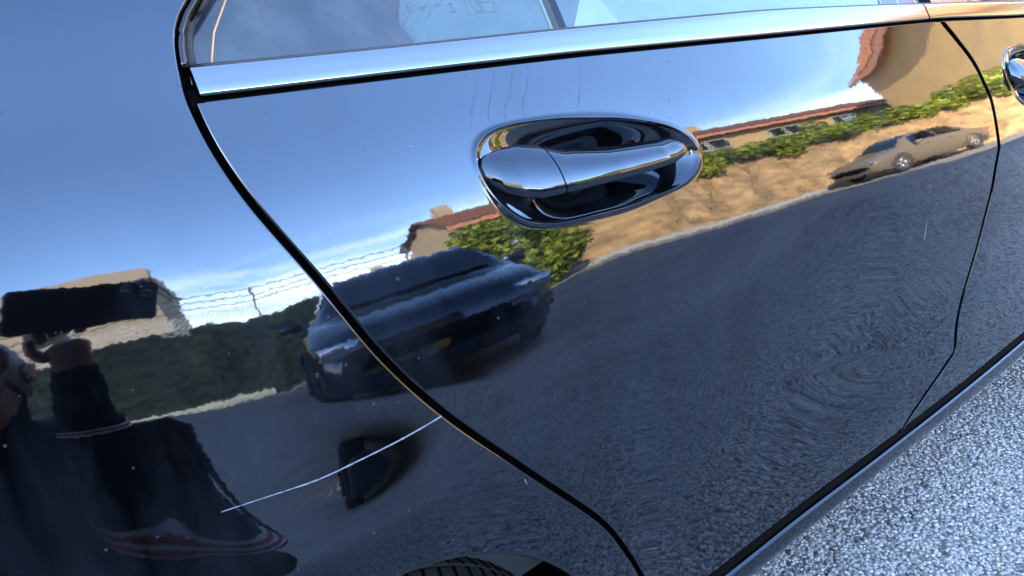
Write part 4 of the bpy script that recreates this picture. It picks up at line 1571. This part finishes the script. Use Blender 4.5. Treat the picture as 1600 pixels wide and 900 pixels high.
def other_car(name, label, loc, rz, paint, L=4.4, W=1.76, H=1.43):
    root = tag(empty(name, loc, rz), label, 'car')
    # stations along the length: x, half width, belt height, roof height, half width of the roof, underside
    st = [(-.500, .62, .50, .52, .55, .38), (-.485, .74, .66, .68, .62, .26), (-.45, .82, .80, .83, .66, .22), (-.36, .86, .90, .94, .66, .20),
          (-.28, .88, .93, 1.18, .62, .19), (-.17, .88, .94, 1.36, .58, .19), (-.03, .88, .94, 1.43, .58, .19), (.10, .88, .93, 1.40, .57, .19),
          (.18, .88, .92, 1.25, .59, .19), (.27, .87, .90, .95, .66, .19), (.36, .85, .82, .86, .66, .19), (.45, .80, .70, .75, .62, .21), (.488, .70, .60, .63, .55, .25), (.500, .58, .48, .50, .50, .36)]
    S = smooth_curve(st, 60)
    rows = []
    for x, hw, zb, zr, hr, zu in S:
        hw *= W / 1.76; hr *= W / 1.76
        zb *= H / 1.43; zr *= H / 1.43
        half = [(hw * .86, zu), (hw * .97, zu + .05), (hw, (zu + zb) * .5), (hw * .99, zb - .10), (hw * .95, zb - .01), (hw * .95 + (hr - hw * .95) * .55, zb + (zr - zb) * .55), (hr, zr - .03 * (zr > zb + .1)), (hr * .75, zr + .01), (hr * .35, zr + .025)]
        ring = [(x * L, y, z) for y, z in half] + [(x * L, -y, z) for y, z in half[::-1]]
        rows.append(ring)
    body = MB().grid(rows, wrap=True).build('body', M[paint], root)
    # glazing, slightly proud of the shell
    def on_side(x, t, s):
        q = [float(np.interp(x, S[:, 0], S[:, k])) for k in range(6)]
        hw, zb, zr, hr = q[1] * W / 1.76 * .95, q[2] * H / 1.43 - .01, q[3] * H / 1.43, q[4] * W / 1.76
        return (x * L, s * (hw + (hr - hw) * t + .012), zb + (zr - zb) * t)
    for s in (1, -1):
        for x0, x1 in ((-.25, -.05), (-.035, .17)):
            g = [[on_side(x, t * min(1, max(.05, (min(x + .33, .265 - x)) / .12)), s) for x in np.linspace(x0, x1, 14)] for t in np.linspace(.10, .86, 6)]
            MB().grid(g).build('side_window', M['car_glass'], root)
    def on_top(xa, xb, nm):
        g = []
        for x in np.linspace(xa, xb, 10):
            q = [float(np.interp(x, S[:, 0], S[:, k])) for k in range(6)]
            zr, hr = q[3] * H / 1.43, q[4] * W / 1.76 * .93
            g.append([(x * L + .012 * (1 if x > 0 else -1), hr * s, zr + .045 - .02 * s * s) for s in np.linspace(-1, 1, 9)])
        MB().grid(g).build(nm, M['car_glass'], root)
    on_top(.105, .262, 'windscreen')
    on_top(-.175, -.345, 'rear_window')
    for s in (1, -1):
        for wx in (-.30, .31):
            c = (wx * L, s * (W / 2 - .02), .315)
            ty = MB().lathe([(.20, .0 * s), (.29, .012 * s), (.315, -.02 * s), (.315, -.18 * s), (.2, -.2 * s)], c, n=32)
            w = MB().lathe([(.205, .002 * s), (.19, .012 * s), (.17, -.02 * s), (.05, -.03 * s), (.0005, -.03 * s)], c, n=24).build('wheel', M['rim'], root)
            ty.build('tyre', M['tyre'], w)
            for k in range(5):
                a = 2 * math.pi * k / 5
                MB().box((c[0] + .11 * math.cos(a), c[1] + .004 * s, c[2] + .11 * math.sin(a)), (.085, .012, .022), Matrix.Rotation(-a, 3, 'Y')).build('spoke', M['rim'], w)
            t = np.linspace(0, math.pi, 20)
            MB().tube([(c[0] + .355 * math.cos(a), s * (W / 2 - .004), c[2] + .355 * math.sin(a)) for a in t], .02, 6).build('arch_trim', M['rubber'], root)
        MB().box((.478 * L, s * .60, .62), (.05, .17, .06), Matrix.Rotation(-.35 * s, 3, 'Z')).build('headlight', M['clear_lens'], root)
        MB().box((-.478 * L, s * .62, .74), (.04, .15, .07), Matrix.Rotation(.3 * s, 3, 'Z')).build('tail_light', M['red_lens'], root)
        MB().box((.155 * L, s * (W / 2 + .06), .98), (.06, .09, .06)).build('door_mirror', M[paint], root)
        for hx in (-.12, .07):
            MB().box((hx * L, s * (W / 2 + .006), .80), (.07, .014, .013)).build('door_handle', M['chrome'], root)
    MB().box((-.499 * L, 0, .50), (.02, .26, .055)).build('number_plate', M['plate'], root)
    MB().box((.500 * L, 0, .50), (.015, .40, .05)).build('grille', M['dark'], root)
    return root


other_car('parked_car', 'beige saloon below the sandy bank, mirrored in the rear door front', (-15.2, 8.0, 0), math.radians(9), 'car_bronze', L=5.0)
other_car('parked_car', 'dark charcoal car across the street, mirrored in the rear door below its handle', (-1.62, 5.2, 0), math.radians(-80), 'car_black', L=4.2)


# ------------------------------------------------------------------ the photographer
def skin_body(name, joints, edges, mat, parent=None, root_i=0, levels=2):
    me = bpy.data.meshes.new(name)
    me.from_pydata([j[0] for j in joints], edges, [])
    o = bpy.data.objects.new(name, me)
    COL.objects.link(o)
    sk = o.modifiers.new('skin', 'SKIN')
    for i, j in enumerate(joints):
        r = j[1]
        me.skin_vertices[0].data[i].radius = r if isinstance(r, tuple) else (r, r)
    me.skin_vertices[0].data[root_i].use_root = True
    sk.use_smooth_shade = True
    sb = o.modifiers.new('sub', 'SUBSURF')
    sb.levels = levels
    sb.render_levels = levels
    me.materials.append(mat)
    if parent is not None:
        o.parent = parent
    return o


def photographer():
    base = Vector((.40, .86, 0))
    root = tag(empty('person', base), 'crouching photographer in black jacket holding a phone, mirrored as a dark shape at far left', 'person')
    fix = Matrix.Translation(-base)
    def own(o):
        o.matrix_parent_inverse = fix
        return o
    # facing the car (-Y); crouched with knees bent, right arm towards the phone
    J = [((.44, 1.00, .24), (.24, .18)),      # pelvis
         ((.44, .98, .38), (.24, .17)),      # waist
         ((.43, .94, .57), (.25, .18)),      # chest
         ((.425, .90, .705), (.20, .13)),    # upper chest
         ((.40, .86, .785), (.066, .066)),   # neck
         ((.39, .84, .84), (.070, .080)),    # head
         ((.388, .835, .90), (.070, .080)),  # crown
         ((.275, .90, .705), (.105, .09)),  # right shoulder
         ((.215, .84, .42), (.085, .080)),   # right elbow
         ((.235, .69, .64), (.062, .056)),  # forearm
         ((.205, .556, .885), (.034, .030)), # right wrist
         ((.60, .90, .70), (.095, .085)),   # left shoulder
         ((.63, .82, .40), (.075, .070)),
         ((.47, .67, .63), (.060, .054)),
         ((.315, .558, .890), (.034, .030)),
         ((.29, .95, .22), (.13, .13)),      # hips and legs
         ((.325, .67, .42), (.105, .10)),
         ((.31, .82, .11), (.06, .06)),
         ((.58, .95, .22), (.13, .13)),
         ((.62, .66, .42), (.105, .10)),
         ((.60, .84, .11), (.06, .06))]
    E = [(0, 1), (1, 2), (2, 3), (3, 4), (4, 5), (5, 6), (3, 7), (7, 8), (8, 9), (9, 10), (3, 11), (11, 12), (12, 13), (13, 14), (0, 15), (15, 16), (16, 17), (0, 18), (18, 19), (19, 20)]
    own(skin_body('body', J, E, M['jacket'], root))
    # head: skin shell with brow, nose, chin, ears
    hb = bmesh.new()
    bmesh.ops.create_uvsphere(hb, u_segments=36, v_segments=24, radius=1)
    for v in hb.verts:
        x, y, z = v.co
        w = .078 * (1 - .16 * max(0, -z) ** 1.5)
        yy = y * .095
        if y < 0:
            nose = math.exp(-((x / .16) ** 2 + ((z + .10) / .20) ** 2))
            eye = math.exp(-(((abs(x) - .42) / .17) ** 2 + ((z - .08) / .10) ** 2))
            mouth = math.exp(-((x / .30) ** 2 + ((z + .48) / .06) ** 2))
            yy -= .022 * nose - .010 * eye - .006 * mouth
        v.co = Vector((x * w, yy, z * .122))
    me = bpy.data.meshes.new('head')
    hb.to_mesh(me); hb.free()
    me.polygons.foreach_set('use_smooth', [True] * len(me.polygons))
    me.materials.append(M['skin'])
    hd = bpy.data.objects.new('head', me)
    COL.objects.link(hd)
    hd.parent = root
    hd.location = Vector((.39, .805, .905)) - base
    hd.rotation_euler = (.12, 0, .1)
    for s in (1, -1):
        mb = MB().lathe([(.018, 0), (.026, .006), (.022, .014), (.010, .010), (.0005, .008)], (0, 0, 0), n=16)
        e = mb.build('ear', M['skin'], hd)
        e.location = (s * .077, .01, 0)
        e.rotation_euler = (0, 0, s * math.pi / 2 * -1)
        mb = MB().lathe([(.0005, -.011), (.007, -.008), (.011, 0), (.007, .008), (.0005, .011)], (0, 0, 0), n=14)
        e = mb.build('eye', M['stripe_white'], hd)
        e.location = (s * .032, -.077, .010)
    rows = []
    for k, t in enumerate(np.linspace(0, 1, 14)):
        ring = []
        for j in range(32):
            a = 2 * math.pi * j / 32
            front = max(0, -math.sin(a))
            zlow = .012 - .075 * (1 - front) + .062 * front ** 2
            zz = zlow + (.132 - zlow) * math.sin(t * math.pi / 2)
            rr = math.sqrt(max(0, 1 - (zz / .1335) ** 2))
            wv = 1 + .03 * math.sin(9 * a + 5 * t)
            ring.append((.085 * rr * math.cos(a) * wv, .103 * rr * math.sin(a) * wv, zz))
        rows.append(ring)
    MB().grid(rows, wrap=True).build('hair', M['hair'], hd)
    # hands: palm and five fingers closing on the phone
    hx = bpy.data.objects
    for s, wr in ((1, Vector((.205, .560, .872))), (-1, Vector((.315, .562, .876)))):
        pc = wr + Vector((-.002 * s, -.028, .050))
        joints = [(tuple(wr - Vector((0, -.006, .022))), (.026, .020)), (tuple(wr), (.026, .018)), (tuple(wr * .5 + pc * .5), (.030, .016)), (tuple(pc), (.034, .015))]
        edges = [(0, 1), (1, 2), (2, 3)]
        own(skin_body('hand', joints, edges, M['skin'], root))
        for k in range(4):
            b0 = pc + Vector(((-.024 + .016 * k) * s, -.002, .006 + .006 * (k in (1, 2))))
            L = (.062, .070, .066, .052)[k]
            p1 = b0 + Vector((.002 * s, -.010, L * .42))
            p2 = p1 + Vector((0, -.016, L * .24))
            p3 = p2 + Vector((0, -.014, -.004))
            own(skin_body('finger', [(tuple(b0), .0088), (tuple(p1), .0084), (tuple(p2), .0078), (tuple(p3), .0066)], [(0, 1), (1, 2), (2, 3)], M['skin'], root))
        b0 = wr + Vector((.022 * s, -.012, .020))
        own(skin_body('thumb', [(tuple(b0), .011), (tuple(b0 + Vector((.018 * s, -.014, .026))), .0098), (tuple(b0 + Vector((.014 * s, -.020, .050))), .0078)], [(0, 1), (1, 2)], M['skin'], root))
    # striped cuff and hem
    def band(name, p0, p1, r0, r1, mat):
        own(MB().tube([p0, p1], [r0, r1], 20, caps=False).build(name, M[mat], root))
    a, b, c = Vector((.215, .84, .42)), Vector((.235, .69, .64)), Vector((.205, .560, .885))
    for k, m in enumerate(('stripe_white', 'stripe_red', 'stripe_white', 'stripe_red', 'stripe_white')):
        t0, t1 = .25 + k * .06, .25 + (k + 1) * .06 - .004
        band('sleeve_stripe', a.lerp(b, t0), a.lerp(b, t1), (.076 - .002 * k), (.0745 - .002 * k), m)
    for k, m in enumerate(('stripe_white', 'stripe_red', 'stripe_white')):
        t0, t1 = .30 + k * .05, .30 + (k + 1) * .05 - .004
        band('cuff_stripe', b.lerp(c, t0), b.lerp(c, t1), .0535 - .002 * k, .0520 - .002 * k, m)
    for x, y in ((.31, .78), (.60, .80)):
        sh = bmesh.new()
        bmesh.ops.create_uvsphere(sh, u_segments=20, v_segments=12, radius=1)
        for v in sh.verts:
            fx = 1 - .25 * max(0, -v.co.y)
            v.co = Vector((v.co.x * .05 * fx, v.co.y * .14, max(v.co.z, -.85) * (.062 if v.co.y > 0 else .048)))
        me = bpy.data.meshes.new('shoe')
        sh.to_mesh(me); sh.free()
        me.polygons.foreach_set('use_smooth', [True] * len(me.polygons))
        me.materials.append(M['trouser'])
        o = bpy.data.objects.new('shoe', me)
        COL.objects.link(o)
        o.parent = root
        o.location = Vector((x, y, .055)) - base


photographer()


def phone():
    """held in the hands: the photograph's own camera sits just in front of its lens"""
    back = CAM_ROT.to_4x4()
    root = tag(empty('phone'), 'black phone held sideways towards the car, mirrored as a dark block at the left edge', 'phone')
    root.matrix_world = Matrix.Translation(CAM) @ back
    # local axes: x right in the picture, y up, -z towards the car
    bm = bmesh.new()
    bmesh.ops.create_cube(bm, size=1)
    for v in bm.verts:
        v.co = Vector((v.co.x * .176, v.co.y * .086, v.co.z * .009))
    bmesh.ops.bevel(bm, geom=[e for e in bm.edges if abs((e.verts[0].co - e.verts[1].co).z) > .005], offset=.010, segments=5, affect='EDGES', profile=.5)
    bmesh.ops.bevel(bm, geom=bm.edges[:], offset=.0018, segments=2, affect='EDGES')
    me = bpy.data.meshes.new('case')
    bm.to_mesh(me); bm.free()
    me.materials.append(M['phone'])
    o = bpy.data.objects.new('case', me)
    COL.objects.link(o)
    o.parent = root
    o.location = (-.062, -.038, .0175)
    for k, (x, y, r) in enumerate(((0, 0, .0075), (.004, -.022, .0075), (-.020, -.010, .006))):
        mb = MB().lathe([(r + .002, .0125), (r + .002, .0085), (r, .0080), (r * .8, .0095), (.0005, .0095)], (x, y, 0), axis='z', n=24)
        mb.build('camera_lens', M['lens'], root)


phone()
